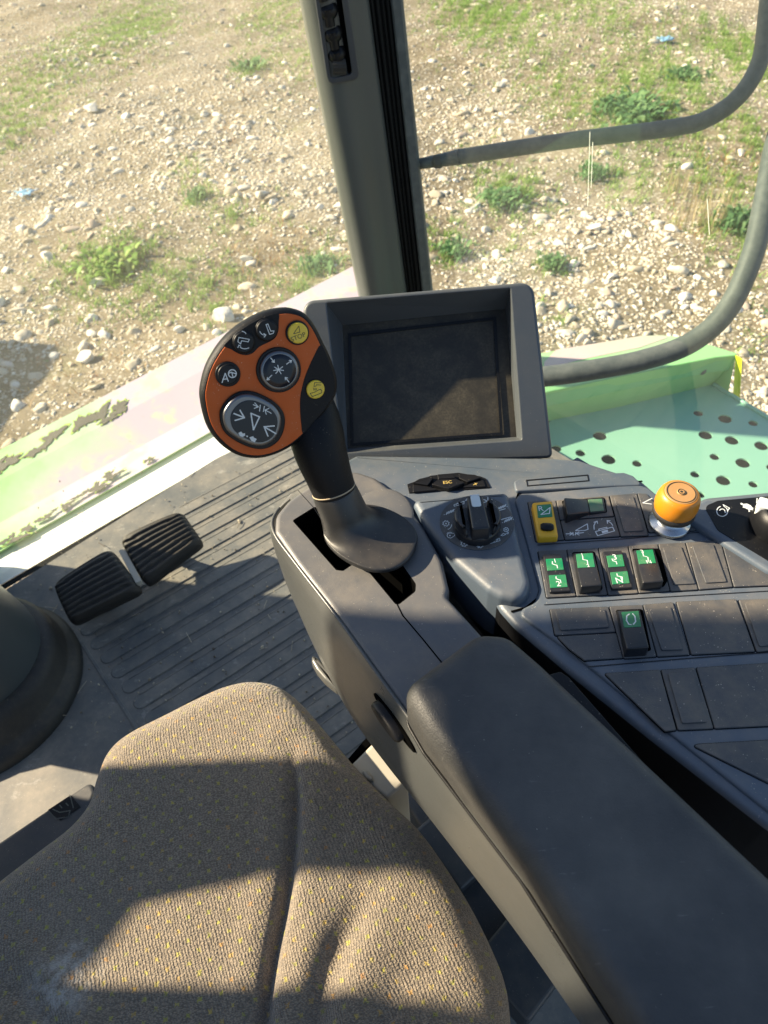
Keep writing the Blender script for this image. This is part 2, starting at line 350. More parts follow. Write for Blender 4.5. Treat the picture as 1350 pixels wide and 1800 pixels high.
mp0 = t.math('ADD', t.math('ADD', sx.outputs[0], .36), t.math('MULTIPLY', t.math('SUBTRACT', b1, .5), .9)); fx = t.ramp(mp0, [(.12, 0), (.42, 1)])
c = t.mix(fx, (.27, .56, .20), (.46, .385, .45)); c = t.mix(t.math('MULTIPLY', t.ramp(b2, [(.52, 0), (.62, 1)]), .45), c, (.36, .58, .26))  # pink towards the right is sun glare painted into the faded green
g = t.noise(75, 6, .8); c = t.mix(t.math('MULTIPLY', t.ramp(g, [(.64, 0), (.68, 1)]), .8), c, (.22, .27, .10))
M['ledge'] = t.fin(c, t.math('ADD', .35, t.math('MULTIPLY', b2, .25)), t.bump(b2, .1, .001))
M['paint_pink'] = paint('pale_pink_paint', (.58, .45, .45), (.38, .55, .30), 0, .6)
M['paint_white'] = paint('pale_sill_paint', (.84, .84, .78), (.78, .86, .72), 0, .4, .2)
M['paint_mint'] = paint('mint_platform_paint', (.26, .52, .41), (.34, .58, .46), 0, .6)
M['paint_leaf'] = paint('leaf_green_paint', (.36, .62, .24), (.42, .66, .30), 0, .6)
M['yellowtape'] = tinted('yellow_edge', (.72, .80, .02), .02, .4)
t = NT('bare_worn_metal'); g = t.noise(40, 6, .7); M['wornmetal'] = t.fin(t.mix(g, (.055, .055, .045), (.13, .12, .09)), .7, t.bump(g, .3, .001))
M['chipedge'] = tinted('yellow_green_primer', (.30, .44, .07), .2, .6)
t = NT('rail_paint'); g = t.noise(40, 5, .7, src=t.mp((1, 1, 1))); M['rail'] = t.fin(t.mix(t.ramp(g, [(.4, 0), (.75, .6)]), (.075, .09, .09), (.17, .185, .175)), t.math('ADD', .42, t.math('MULTIPLY', g, .25)), t.bump(g, .15, .001))
M['column'] = plastic('steering_column_plastic', (.062, .074, .078), .34, .12)
M['beige'] = plastic('beige_painted_metal', (.42, .40, .34), .3, .5, grain=.05, speck=.3)
def glass(name, haze, hz=(.8, .85, .75)):
    t = NT(name); t.t.nodes.remove(t.b); tr = t.n('BsdfTransparent'); tr.inputs[0].default_value = (.93, .97, .94, 1); gl = t.n('BsdfGlossy'); gl.inputs['Roughness'].default_value = .02
    ge = t.n('NewGeometry'); dt = t.n('VectorMath', operation='DOT_PRODUCT'); t.l(ge.outputs['Normal'], dt.inputs[0]); t.l(ge.outputs['Incoming'], dt.inputs[1])
    fr = t.math('ADD', t.math('MULTIPLY', t.math('POWER', t.math('SUBTRACT', 1.0, t.math('ABSOLUTE', dt.outputs['Value'])), 5.0), .8), .04)
    m1 = t.n('MixShader'); t.l(fr, m1.inputs[0]); t.l(tr.outputs[0], m1.inputs[1]); t.l(gl.outputs[0], m1.inputs[2])
    df = t.n('BsdfTranslucent'); df.inputs[0].default_value = (*hz, 1); dd = t.n('BsdfDiffuse'); dd.inputs[0].default_value = (*hz, 1); ms = t.n('MixShader'); t.l(df.outputs[0], ms.inputs[1]); t.l(dd.outputs[0], ms.inputs[2])
    sm = t.noise(2.2, 5, .65, src=t.mp((1, 1, .5))); fac = t.math('MULTIPLY', t.ramp(sm, [(.3, .35), (.72, 1)]), haze)
    m2 = t.n('MixShader'); t.l(fac, m2.inputs[0]); t.l(m1.outputs[0], m2.inputs[1]); t.l(ms.outputs[0], m2.inputs[2]); t.l(m2.outputs[0], t.out.inputs[0]); return t.m
M['glass'] = glass('dusty_glass', .13, (.86, .84, .68)); M['glass2'] = glass('dusty_side_glass', .065, (.84, .86, .70))
# ================================================================== OUTSIDE: ground, stones, grass
GZ = -1.8
def gh(x, y):
    x = np.asarray(x, float); y = np.asarray(y, float)
    return GZ+.035*np.sin(.9*x+.4*y)+.03*np.sin(1.7*y-.6*x+1)+.018*np.sin(3.1*x+2.3*y)+.012*np.sin(5.3*y-4.1*x+2)+.006*np.sin(11*x+3*y)*np.sin(9*y-2*x)
def gp(px, py): p = at(px, py, GZ); return np.array([p[0], p[1]])
xs = np.unique(np.concatenate([np.linspace(-700, -16, 14), np.linspace(-16, 16, 330), np.linspace(16, 700, 14)]))
ys = np.unique(np.concatenate([np.linspace(-500, 0, 10), np.linspace(0, 24, 250), np.linspace(24, 900, 16)]))
X, Y = np.meshgrid(xs, ys); Zg = gh(X, Y); Zg[(np.abs(X) > 16) | (Y < 0) | (Y > 24)] = GZ
mb = MB(); nx = len(xs); vs = np.stack([X.ravel(), Y.ravel(), Zg.ravel()], 1)
fs = [(j*nx+i, j*nx+i+1, (j+1)*nx+i+1, (j+1)*nx+i) for j in range(len(ys)-1) for i in range(nx-1)]
mb.add(vs, fs)
t = NT('gravelly_soil'); a = t.noise(.55, 6, .6); b_ = t.noise(7, 8, .75); c_ = t.noise(60, 4, .8); st = t.noise(34, 5, .75, src=t.mp((1, 5, 1), (0, 0, .5)))
col = t.mix(t.ramp(b_, [(.3, 0), (.7, 1)]), (.105, .083, .052), (.29, .24, .165)); col = t.mix(t.ramp(a, [(.42, 0), (.66, .5)]), col, (.36, .31, .24))
col = t.mix(t.math('MULTIPLY', t.ramp(st, [(.55, 0), (.63, 1)]), .5), col, (.52, .42, .25))
v1 = t.vor(26, out='Color'); vr = t.n('SeparateColor'); t.l(v1, vr.inputs[0]); vd1 = t.vor(26); chips = t.math('MULTIPLY', t.math('LESS_THAN', vd1, t.math('MULTIPLY', vr.outputs[0], .5)), t.ramp(a, [(.35, .3), (.6, .9)]))
col = t.mix(chips, col, (.56, .51, .43)); col = t.mix(t.math('MULTIPLY', t.ramp(t.noise(1.1, 5, .7, src=t.mp((1, 1, 1), (0, 0, 2))), [(.55, 0), (.66, 1)]), t.math('MULTIPLY', b_, .35)), col, (.16, .24, .05))
hb = t.math('ADD', t.math('MULTIPLY', b_, .6), t.math('MULTIPLY', t.math('ADD', t.math('MULTIPLY', chips, .4), t.math('MULTIPLY', c_, .35)), .7))
M['soil'] = t.fin(col, .95, t.bump(hb, 1.0, .03), Specular_IOR_Level=.2)
g = mb.build('ground', M['soil']); props(g, kind='structure')
# prototypes for stones
def ico(sub):
    import bmesh
    bm = bmesh.new(); bmesh.ops.create_icosphere(bm, subdivisions=sub, radius=1); v = np.array([p.co[:] for p in bm.verts]); f = np.array([[q.index for q in p.verts] for p in bm.faces]); bm.free(); return v, f
IC = {1: ico(1), 2: ico(2), 3: ico(3)}
def stone_shape(sub, r):
    v, f = IC[sub]; v = v.copy()
    for _ in range(11):                      # chop with random planes: broken limestone
        n = nrm(r.normal(size=3)); d = r.uniform(.42, .85); k = v@n; v -= np.outer(np.maximum(k-d, 0), n)
    v *= 1+.05*np.sin(v@r.normal(size=3)*5)[:, None]; return v
PR = {s: [stone_shape(s, rng) for _ in range(22)] for s in (1, 2)}
gz = lambda x, y: gh(x, y)
def patchdens(pts, x, y):
    d = np.zeros_like(x)
    for px, py, rx, wt in pts:
        c = gp(px, py); e = gp(px+rx, py); r = max(np.hypot(*(e-c)), .05); d = np.maximum(d, wt*np.exp(-(((x-c[0])/r)**2+((y-c[1])/(r*1.35))**2)*1.2))
    return d
STP = [(330, 250, 240, .9), (150, 90, 90, .8), (500, 330, 120, 1), (120, 330, 130, .8), (60, 560, 90, 1), (180, 520, 110, .6), (820, 200, 120, .8), (850, 120, 80, .5), (800, 330, 130, .9), (1050, 470, 120, 1.3), (1150, 520, 110, 1.3), (1000, 560, 120, 1.2), (1280, 560, 90, 1.1), (1120, 400, 100, 1.1), (950, 370, 90, .7), (250, 620, 60, .5), (1230, 640, 100, 1.2), (900, 480, 80, .9), (1340, 660, 80, .9), (40, 420, 60, .6), (1080, 600, 100, 1.2), (620, 300, 80, .9), (590, 420, 60, .7)]
GRP = [(1150, 160, 80, .25), (1250, 200, 70, .25), (860, 300, 70, .3), (900, 420, 50, .3), (1290, 470, 60, .35), (450, 400, 60, .25), (100, 470, 50, .4), (40, 160, 75, .5), (20, 240, 50, .6), (200, 480, 75, 1), (190, 460, 40, 1), (290, 500, 60, .8), (350, 355, 28, 1), (400, 385, 30, .6), (440, 115, 30, .6), (200, 60, 80, .35), (250, 45, 50, .6), (380, 500, 55, .7), (380, 540, 40, .8), (560, 460, 50, .8), (520, 500, 45, .8), (870, 25, 90, .6), (830, 20, 60, .6), (1120, 200, 95, .9), (1180, 130, 60, .7), (1300, 80, 70, .9), (1330, 140, 50, .7), (870, 350, 40, .7), (900, 330, 40, .7), (780, 440, 40, .8), (790, 400, 35, .5), (970, 460, 30, .7), (1280, 390, 60, .9), (1330, 330, 60, .7), (1100, 310, 50, .7), (930, 330, 45, .7), (1320, 240, 50, .7), (1240, 310, 50, .6), (1310, 600, 30, .6), (960, 560, 35, .5), (480, 30, 60, .4), (330, 300, 30, .4), (560, 100, 50, .5), (970, 160, 60, .4), (1050, 20, 80, .4), (600, 620, 60, .7), (470, 640, 60, .5)]
DRY = [(500, 440, 70, 1), (450, 460, 60, .7), (570, 510, 50, .8), (1290, 290, 70, .8), (1220, 400, 60, .8), (1200, 360, 40, .7), (1340, 420, 60, .6), (120, 660, 130, .5), (230, 590, 90, .4), (500, 560, 60, .5), (1330, 560, 60, .4), (480, 300, 90, .3), (700, 40, 400, .2), (300, 150, 250, .25), (950, 520, 60, .3)]
def scatter(n, dfun, ymax=20):
    x = rng.uniform(-9.5, 9.5, n); y = 1.6+rng.uniform(0, 1, n)**1.25*(ymax-1.6)
    k = (np.abs(x+.0*y) < 1.2+y*.60) & (rng.uniform(0, 1, n) < dfun(x, y)); return x[k], y[k]
def spots(pts, per_m2, spread=.62):
    X_, Y_ = [], []
    for px, py, rx, wt in pts:
        c = gp(px, py); r = np.hypot(*(gp(px+rx, py)-c)); ry = np.hypot(*(gp(px, py-rx*.75)-c)); n = int(per_m2*wt*math.pi*r*ry)
        cx_, cy_ = rng.normal(c[0], r*spread, n), rng.normal(c[1], ry*spread, n)
        f = np.sin(cx_*17+cy_*6)*np.sin(cy_*13-cx_*5)+.7*np.sin(cx_*41+2*np.sin(cy_*9))*np.sin(cy_*33+1) ; k = rng.uniform(-.45, 1.2, n) < f; X_.append(cx_[k]); Y_.append(cy_[k])
    return np.concatenate(X_), np.concatenate(Y_)
def stones(n, smin, smax, sub, base):
    x, y = scatter(n, lambda a, b: np.minimum(1, base+patchdens(STP, a, b))*(1-.6*np.minimum(1, patchdens(GRP, a, b)))); N = len(x)
    s = smin*(smax/smin)**(rng.uniform(0, 1, N)**1.9); V = []; Fc = []; b = 0
    pid = rng.integers(0, 22, N)
    for i in range(N):
        v = PR[sub][pid[i]]*(s[i]*np.array([rng.uniform(.8, 1.4), rng.uniform(.6, 1), rng.uniform(.3, .65)])); a = rng.uniform(0, 6.28); ti = rng.normal()*.3
        c, d = math.cos(a), math.sin(a); R = np.array([[c, -d, 0], [d, c, 0], [0, 0, 1]])@np.array([[1, 0, 0], [0, math.cos(ti), -math.sin(ti)], [0, math.sin(ti), math.cos(ti)]])
        V.append(v@R.T+np.array([x[i], y[i], 0])); Fc.append(IC[sub][1]+b); b += len(v)
    z = gh(x, y)+s*.04; nv = len(PR[sub][0]); V = np.concatenate(V); V[:, 2] += np.repeat(z, nv); return V, np.concatenate(Fc)
def bigmesh(name, parts, mat, smooth=False, label=None, cat=None, kind='stuff'):
    off = 0; vs = []; fs = []
    for v, f in parts: vs.append(v); fs.append(f+off); off += len(v)
    v = np.concatenate(vs).astype(np.float32); f = np.concatenate(fs).astype(np.int32); w = f.shape[1]
    me = bpy.data.meshes.new(name); me.vertices.add(len(v)); me.vertices.foreach_set('co', v.ravel()); me.loops.add(f.size); me.loops.foreach_set('vertex_index', f.ravel())
    me.polygons.add(len(f)); me.polygons.foreach_set('loop_start', np.arange(0, f.size, w, dtype=np.int32)); me.polygons.foreach_set('loop_total', np.full(len(f), w, dtype=np.int32))
    if smooth: me.polygons.foreach_set('use_smooth', np.ones(len(f), dtype=bool))
    me.materials.append(mat); me.update(); me.validate(); o = bpy.data.objects.new(name, me); COL.objects.link(o); ORG[o.name] = np.zeros(3); return props(o, label, cat, None, kind)
t = NT('limestone'); gg = t.n('NewGeometry'); ri = gg.outputs['Random Per Island']; a = t.noise(25, 4, .7)
c = t.ramp(ri, [(0, (.42, .36, .27)), (.3, (.55, .49, .39)), (.6, (.66, .61, .52)), (.85, (.78, .75, .68)), (.97, (.50, .40, .32))]); M['stone'] = t.fin(t.mix(t.math('MULTIPLY', t.ramp(a, [(.4, 0), (.7, 1)]), .45), c, (.40, .33, .24)), .9, t.bump(a, .4, .006), Specular_IOR_Level=.25)
bigmesh('gravel', [stones(26000, .022, .085, 2, .15), stones(300000, .010, .030, 1, .34)], M['stone'], False, 'pale limestone gravel and pebbles strewn over the dry yard', 'gravel')
m = MB(); box(m, (-4.58, 4.6, -1.24), 1.2, 1.5, .74); props(m.build('ground_shadow_box', M['paint_leaf'], bevel=.05), kind='structure')  # unseen box added outside the view to shade the ground at far left
# notable stones, each its own thing
def one_stone(px, py, w_px, label, seed, cat='stone', mat=None):
    r = np.random.default_rng(seed); p = gp(px, py); z = float(gh(*p)); dep = -(RW.T@(np.array([*p, z])-CAM))[2]; s = w_px*dep/F0/2
    v = stone_shape(3, r)*s*np.array([1.1, .8, .6]); a = r.uniform(-.5, .5); c, d = math.cos(a), math.sin(a); v = v@np.array([[c, -d, 0], [d, c, 0], [0, 0, 1]]).T
    m = MB(); m.add(v+np.array([p[0], p[1], z+s*.25]), [tuple(q) for q in IC[3][1]], 0, False); props(m.build('stone', mat or M['stone']), label, cat, 'larger stones in the yard')
for i, (x, y, w_, l) in enumerate([
    (165, 208, 34, 'flat pale stone lying among the pebbles left of the bare patch'), (150, 622, 40, 'wide flat cream stone near the green ledge'), (158, 580, 22, 'upright white stone just above the wide flat cream stone'),
    (878, 143, 20, 'round white stone alone on bare soil right of the pillar'), (1010, 458, 26, 'squarish white stone beside the low green weed'), (1074, 486, 20, 'small bright white stone in the thick gravel'),
    (85, 455, 28, 'pale stone beside the bright green grass tuft'), (318, 583, 26, 'pale stone lying close above the green ledge'), (432, 458, 26, 'pinkish pale stone beside the orange dry grass'),
    (1048, 398, 30, 'tall pale stone standing out in the gravel below the handrail'), (1185, 395, 28, 'white stone at the foot of the yellow dry stalks'), (395, 566, 46, 'rounded tan stone half hidden behind the lever head')]):
    one_stone(x, y, w_, l, 40+i)
# grass, weeds and straw: merged blades
def blades(x, y, hmin, hmax, w, lean, seg=2, per=1):
    N = len(x); x = np.repeat(x, per)+rng.normal(0, .02, N*per)*(per > 1); y = np.repeat(y, per)+rng.normal(0, .02, N*per)*(per > 1); N = len(x); z = gh(x, y)
    a = rng.uniform(0, 2*np.pi, N); h = rng.uniform(hmin, hmax, N); l = h*lean*rng.uniform(.3, 1.3, N); b = a+rng.normal(0, .5, N)+np.pi/2; ww = w*rng.uniform(.6, 1.4, N)
    dx, dy = np.cos(b), np.sin(b); rows = []
    for k in range(seg+1):
        tt = k/seg; cx_, cy_, cz_ = x+np.cos(a)*l*tt**1.7, y+np.sin(a)*l*tt**1.7, z-.01+h*(tt-.25*lean*tt*tt); hw = ww*(1-tt*.92)/2
        rows += [np.stack([cx_-dx*hw, cy_-dy*hw, cz_], 1), np.stack([cx_+dx*hw, cy_+dy*hw, cz_], 1)]
    V = np.stack(rows, 1).reshape(-1, 3); nv = 2*(seg+1); base = (np.arange(N)*nv)[:, None]
    Fq = np.concatenate([base+np.array([[2*k, 2*k+1, 2*k+3, 2*k+2]]) for k in range(seg)], 0); return V, Fq
def leafmat(name, pts, tr=.35):
    t = NT(name); gg = t.n('NewGeometry'); c = t.ramp(gg.outputs['Random Per Island'], pts)
    t.fin(c, .6, None, Specular_IOR_Level=.3); tl = t.n('BsdfTranslucent'); t.l(c, tl.inputs[0]); m = t.n('MixShader'); m.inputs[0].default_value = tr; t.l(t.b.outputs[0], m.inputs[1]); t.l(tl.outputs[0], m.inputs[2]); t.l(m.outputs[0], t.out.inputs[0]); return t.m
M['grass'] = leafmat('green_grass', [(0, (.13, .24, .04)), (.4, (.22, .38, .07)), (.75, (.33, .50, .12)), (.95, (.42, .46, .18))])
M['weed'] = leafmat('weed_leaf', [(0, (.06, .15, .05)), (.5, (.13, .27, .10)), (1, (.26, .40, .17))])
M['straw'] = leafmat('dry_straw', [(0, (.26, .20, .10)), (.5, (.46, .37, .20)), (1, (.62, .54, .34))], .2)
M['rust'] = leafmat('dry_orange_grass', [(0, (.32, .16, .06)), (.5, (.48, .27, .11)), (1, (.50, .40, .20))], .25)
x, y = spots(GRP, 1700)
bigmesh('grass', [blades(x, y, .03, .10, .009, .8, per=4)], M['grass'], False, 'short green grass growing in scattered patches between the stones', 'grass')
x, y = spots(GRP, 170, .75)
bigmesh('low_weeds', [blades(x, y, .02, .05, .030, 1.5, per=3)], M['weed'], False, 'low broad leaved weeds mixed into the green grass', 'weeds')
x, y = scatter(330000, lambda a, b: .35+.65*patchdens(DRY, a, b)+.2*patchdens(GRP, a, b)-.22*np.minimum(1, patchdens(STP, a, b)))
bigmesh('dry_grass', [blades(x, y, .010, .040, .008, 3.2, per=1)], M['straw'], False, 'dry straw coloured grass litter covering the soil', 'dry grass')
x, y = spots([(500, 440, 60, 1), (450, 465, 50, .8), (570, 510, 40, .8), (1290, 290, 55, .8), (1210, 400, 45, .8), (610, 560, 40, .8), (130, 650, 110, .25), (430, 210, 60, .2)], 420)
bigmesh('withered_grass', [blades(x, y, .03, .12, .008, .9, per=3)], M['rust'], False, 'orange brown withered grass between the green patches', 'dry grass')
def weed(px, py, wpx, nl, label, kind='leaf', mat='weed', hgt=.12, grp='weed clumps in the yard'):
    p = gp(px, py); z = float(gh(*p)); dep = -(RW.T@(np.array([*p, z])-CAM))[2]; R = wpx*dep/F0/2; m = MB()
    for i in range(nl):
        a = random.uniform(0, 6.283); L = R*random.uniform(.2, .6); h = hgt*random.uniform(.3, 1); w_ = (L*.16 if kind == 'leaf' else .004); s0 = np.array([p[0], p[1], z])+np.array([random.gauss(0, R*.42), random.gauss(0, R*.5), 0])
        d = np.array([math.cos(a), math.sin(a), 0]); e = np.array([-d[1], d[0], 0]); vs = []; n = 5
        for k in range(n+1):
            t_ = k/n; hw = w_*math.sin(math.pi*min(.97, t_*.9+.08))*(1 if kind == 'leaf' else 1.2-t_); c = s0+d*L*t_*(1 if kind == 'leaf' else .35)+np.array([0, 0, h*(math.sin(t_*2.2) if kind == 'leaf' else t_*2.6)])
            vs += [c-e*hw, c+e*hw]
        m.add(vs, [(2*k, 2*k+1, 2*k+3, 2*k+2) for k in range(n)], 0, True)
    props(m.build('weed_clump' if kind == 'leaf' else 'dry_stalks', M[mat]), label, 'weed' if kind == 'leaf' else 'dry stalks', grp)
weed(435, 116, 60, 110, 'leafy bright green weed alone on the soil left of the pillar')
weed(352, 358, 48, 120, 'small round green weed among the pebbles left of the pillar', hgt=.1)
weed(972, 462, 56, 130, 'green weed clump in the gravel just above the platform', hgt=.1)
weed(880, 352, 80, 160, 'green weed clump between the pillar and the handrail', hgt=.1)
weed(1110, 205, 120, 260, 'broad green weed clump just above the handrail bar', hgt=.16)
weed(1300, 395, 90, 150, 'green weed at the foot of the dry stalks on the right', hgt=.14)
weed(200, 475, 110, 160, 'thick bright green tuft near the left edge of the windscreen view', mat='grass', hgt=.13)
weed(1040, 300, 60, 110, 'green weed clump just below the middle of the upper handrail', hgt=.1)
weed(800, 440, 60, 110, 'green weed clump close beside the pillar just above the monitor', hgt=.1)
weed(560, 470, 70, 110, 'green weed clump among the orange dry grass left of the pillar', hgt=.1)
weed(1200, 140, 70, 110, 'green weed clump near the blue plastic scrap at upper right', hgt=.1)
weed(1245, 380, 130, 110, 'tall thin yellow dry stalks standing behind the lower handrail', 'stalk', 'straw', .16)
weed(1190, 330, 90, 46, 'sparse dry stalks left of the tallest yellow stalks', 'stalk', 'straw', .12)
t = NT('blue_plastic_film'); M['litter'] = t.fin((.22, .42, .62), .35)
for px, py, w_, l in ((1167, 76, 24, 'crumpled blue plastic scrap on the soil at upper right'), (48, 345, 34, 'torn pale blue plastic scrap near the left edge')):
    p = gp(px, py); z = float(gh(*p)); dep = -(RW.T@(np.array([*p, z])-CAM))[2]; R = w_*dep/F0/2; m = MB(); n = 7; vs = []
    for j in range(n):
        for i in range(n): vs.append([p[0]+R*(i/3-1)*(1+.3*math.sin(j*2)), p[1]+R*.8*(j/3-1)*(1+.3*math.cos(i*2.3)), z+.02+random.uniform(0, R*.45)])
    m.add(vs, [(j*n+i, j*n+i+1, (j+1)*n+i+1, (j+1)*n+i) for j in range(n-1) for i in range(n-1) if random.random() > .12]); props(m.build('plastic_scrap', M['litter'], solid=.002), l, 'litter', 'plastic scraps on the ground')

# ================================================================== OUTSIDE: green ledge, platform, handrails
TC = lambda x, y: (x/2.8125, 560+y/2.8125)
def extr(mb, edges, mi, ext0=.9, ext1=.75, sm=False):
    """edges: list of (pxA, pxB, z); strip surface between successive straight edges, extended past both ends"""
    L = []
    for (a, b, z) in edges: p, q = at(*TC(*a), z), at(*TC(*b), z); d = q-p; d /= np.linalg.norm(d); L.append((p-d*ext0, q+d*ext1))
    n = 24
    for k in range(len(L)-1):
        vs = [L[k][0]*(1-i/n)+L[k][1]*i/n for i in range(n+1)]+[L[k+1][0]*(1-i/n)+L[k+1][1]*i/n for i in range(n+1)]
        mb.add(vs, [(i, i+1, n+2+i, n+1+i) for i in range(n)], mi[k] if isinstance(mi, list) else mi, sm)
    return L
ld = thing('front_ledge', at(150, 800, -.04), 'faded green sheet metal ledge with worn chipped edges outside the windscreen', 'ledge')
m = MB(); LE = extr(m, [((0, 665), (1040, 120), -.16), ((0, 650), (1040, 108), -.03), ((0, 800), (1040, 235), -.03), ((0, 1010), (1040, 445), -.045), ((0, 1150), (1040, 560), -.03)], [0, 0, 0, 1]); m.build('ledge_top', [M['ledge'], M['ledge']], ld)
m = MB(); extr(m, [((0, 1150), (1040, 560), -.03), ((0, 1162), (1040, 570), -.045), ((0, 1268), (1040, 662), -.03), ((0, 1318), (1040, 715), -.03), ((0, 1340), (1040, 735), -.08)], [1, 0, 0, 0]); m.build('sill', [M['paint_white'], M['paint_leaf']], ld)
# chipped paint: bare metal islands with a primer rim along the two worn bends
def chips(line, zc, n, seed, wid, thr):
    r = random.Random(seed); P = Plane(at(150, 800, zc), (0, 0, 1)); out = []; (a, b) = line
    for i in range(n):
        t_ = (i+r.random())/n
        if r.random() > thr(t_): continue
        x = a[0]+(b[0]-a[0])*t_; y = a[1]+(b[1]-a[1])*t_+r.gauss(0, wid*.25); w_ = r.uniform(10, 46); h_ = r.uniform(.12, .5)*wid
        pts = []; k = 44; ph = [r.uniform(0, 6.28) for _ in range(4)]
        for q in range(k):
            an = 2*math.pi*q/k; rr = 1+.25*math.sin(2*an+ph[0])+.2*math.sin(3*an+ph[1])+.2*math.sin(5*an+ph[2])+.16*math.sin(8*an+ph[3])+.1*math.sin(13*an+ph[0]*2); dx, dy = math.cos(an)*w_*rr, math.sin(an)*h_*rr; pts.append((x+dx, y-dx*.52+dy))
        out.append(pts)
    return P, out
m = MB()
hh = 0
for line, zc, n, seed, wid, th in ((((-60, 770), (760, 350)), -.0294, 26, 5, 55, lambda t_: 1.05-t_*.75), (((-20, 1120), (900, 590)), -.0272, 40, 8, 36, lambda t_: .95-.75*t_)):
    P, cs = chips(line, zc, n, seed, wid, th)
    for pts in cs:
        hh += 1; c = np.mean(pts, 0)
        big = [tuple(c+(np.array(p)-c)*1.2+np.array([random.gauss(0, 1.5), random.gauss(0, 1.5)])) for p in pts]
        blot(m, P, .0004+hh*2e-5, big, TC, 1)
    for pts in cs: hh += 1; blot(m, P, .0016+hh*2e-5, pts, TC, 0)
m.build('chipped_paint', [M['wornmetal'], M['chipedge']], ld)
m = MB(); extr(m, [((0, 1322), (1040, 720), -.012), ((0, 1352), (1040, 742), -.012), ((0, 1352), (1040, 742), -.05)], 0); props(m.build('seal_strip', M['seal']), 'black rubber seal between the ledge and the grooved floor', 'seal')
# platform
TA = lambda x, y: (920+x/3.14, 560+y/3.14)
pf = thing('service_platform', at(1100, 750, -.1), 'mint green metal platform with round drain holes outside the side window', 'platform')
zD, zT = -.10, .015; P = hp(zD, 1100, 750)
holes = [(965, 522, 27), (1113, 553, 38), (1268, 577, 26), (1005, 643, 38), (1150, 672, 38), (1313, 702, 38), (1055, 763, 27), (1211, 797, 40), (947, 860, 26), (1103, 893, 40), (1268, 915, 26), (422, 647, 38), (315, 742, 28), (470, 777, 40), (627, 800, 27), (180, 718, 30), (975, 972, 26), (1368, 822, 27), (1420, 950, 38), (1160, 1010, 27), (250, 860, 38), (1330, 1040, 38)]
hl = []
for x, y, r in holes: c = P.px(*TA(x, y)); e = P.px(*TA(x+r, y)); hl.append(circ(c, np.linalg.norm(e-c), 28))
out = [P.px(*TA(x, y)) for x, y in [(-250, 800), (160, 560), (540, 485), (1050, 362), (1130, 420), (1750, 790), (1500, 1500), (200, 1300)]]
m = MB(); prism(m, P, out, -.004, 0, 0, holes=hl, bottom=False); m.build('deck', M['paint_mint'], pf)
m = MB(); Pu = hp(-.42, 1100, 850); q = [Pu.px(*TA(x, y)) for x, y in [(-400, 560), (300, 520), (1100, 430), (1900, 900), (1500, 1700), (-400, 1500)]]; prism(m, Pu, q, -.05, 0, 0); m.build('dark_backing_plate', M['black'], pf)  # black plate added below the deck to keep its round holes dark
m = MB(); bl = [(-250, 688), (160, 560), (540, 485), (1050, 362)]; tl = [(-250, 520), (140, 405), (520, 325), (1060, 218)]
vs = [at(*TA(*q), zD) for q in bl]+[at(*TA(*q), zT) for q in tl]; m.add(vs, [(0, 1, 5, 4), (1, 2, 6, 5), (2, 3, 7, 6)], 0, False); m.build('kick_plate', M['paint_leaf'], pf)
m = MB(); Pt = hp(zT, 1100, 680); q = [Pt.px(*TA(x, y)) for x, y in [(-250, 515), (140, 404), (520, 322), (1060, 214), (1172, 202), (1186, 192), (1020, 140), (860, 98), (760, 88), (640, 94), (380, 140), (115, 185), (-250, 262)]]
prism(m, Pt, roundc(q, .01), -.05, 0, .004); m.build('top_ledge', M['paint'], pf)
m = MB(); plate(m, Pt, [(115, 240), (180, 172), (380, 140), (640, 97), (770, 95), (800, 105), (640, 160), (300, 230), (115, 280)], .0002, .0008, c=.004, r=0, T=TA); m.build('pale_pink_patch', M['paint_pink'], pf)  # thin pale pink plate laid on the platform's top ledge
m = MB(); vs = [at(*TA(1050, 362), zD), at(*TA(1130, 420), zD), at(*TA(1172, 206), zT), at(*TA(1060, 218), zT)]; m.add(vs, [(0, 1, 2, 3)], 0, False); m.build('end_plate', M['paint_leaf'], pf)
m = MB(); a, b = at(*TA(1172, 200), zT), at(*TA(1208, 222), zT); c, d = at(*TA(1160, 412), zD), at(*TA(1196, 440), zD-.02); m.add([a, b, d, c], [(0, 1, 2, 3)], 0, False); m.build('edge_strip', M['yellowtape'], pf, solid=.006)
m = MB(); e0 = at(*TA(1050, 362), zD+.003); e1 = at(*TA(1750, 792), zD+.003); tube(m, [e0, e1], .006, 10); m.build('rim_bead', M['paint_mint'], pf)
m = MB(); lathe(m, at(*TA(985, 288), -.03), -ray(*TA(985, 288)), [(.012, 0), (.012, .006), (.006, .009)], 10); m.build('bolt', M['rail'], pf)
# handrails
def rail(pts, r, name, label, extra=None):
    q = [ad(x, y, d) for x, y, d in pts]; sp = spline(q, 8, closed=False); root = thing(name, sp[0], label, 'handrail', 'handrails outside the side window')
    m = MB(); tube(m, sp, r, 24); m.build('rail_tube', M['rail'], root); return root
r1 = rail([(800, 277, 1.62), (840, 271, 1.60), (1000, 247, 1.53), (1180, 225, 1.45), (1245, 208, 1.42), (1300, 168, 1.39), (1335, 110, 1.37), (1347, 40, 1.35), (1354, -60, 1.32), (1362, -300, 1.25)], .0165, 'handrail', 'upper grey tubular handrail bolted to the pillar by a flattened end')
m = MB(); a, b = ad(738, 288, 1.66), ad(808, 276, 1.61); tube(m, [a, a*.55+b*.45, b], [.017, .017, .0165], 20, flat=[.7, .8, 1]); m.build('flattened_end', M['rail'], r1)
m = MB(); lathe(m, ad(770, 284, 1.635), -ray(770, 284), [(.016, 0), (.016, .012), (.008, .018)], 6); m.build('bolt', M['wornmetal'], r1)
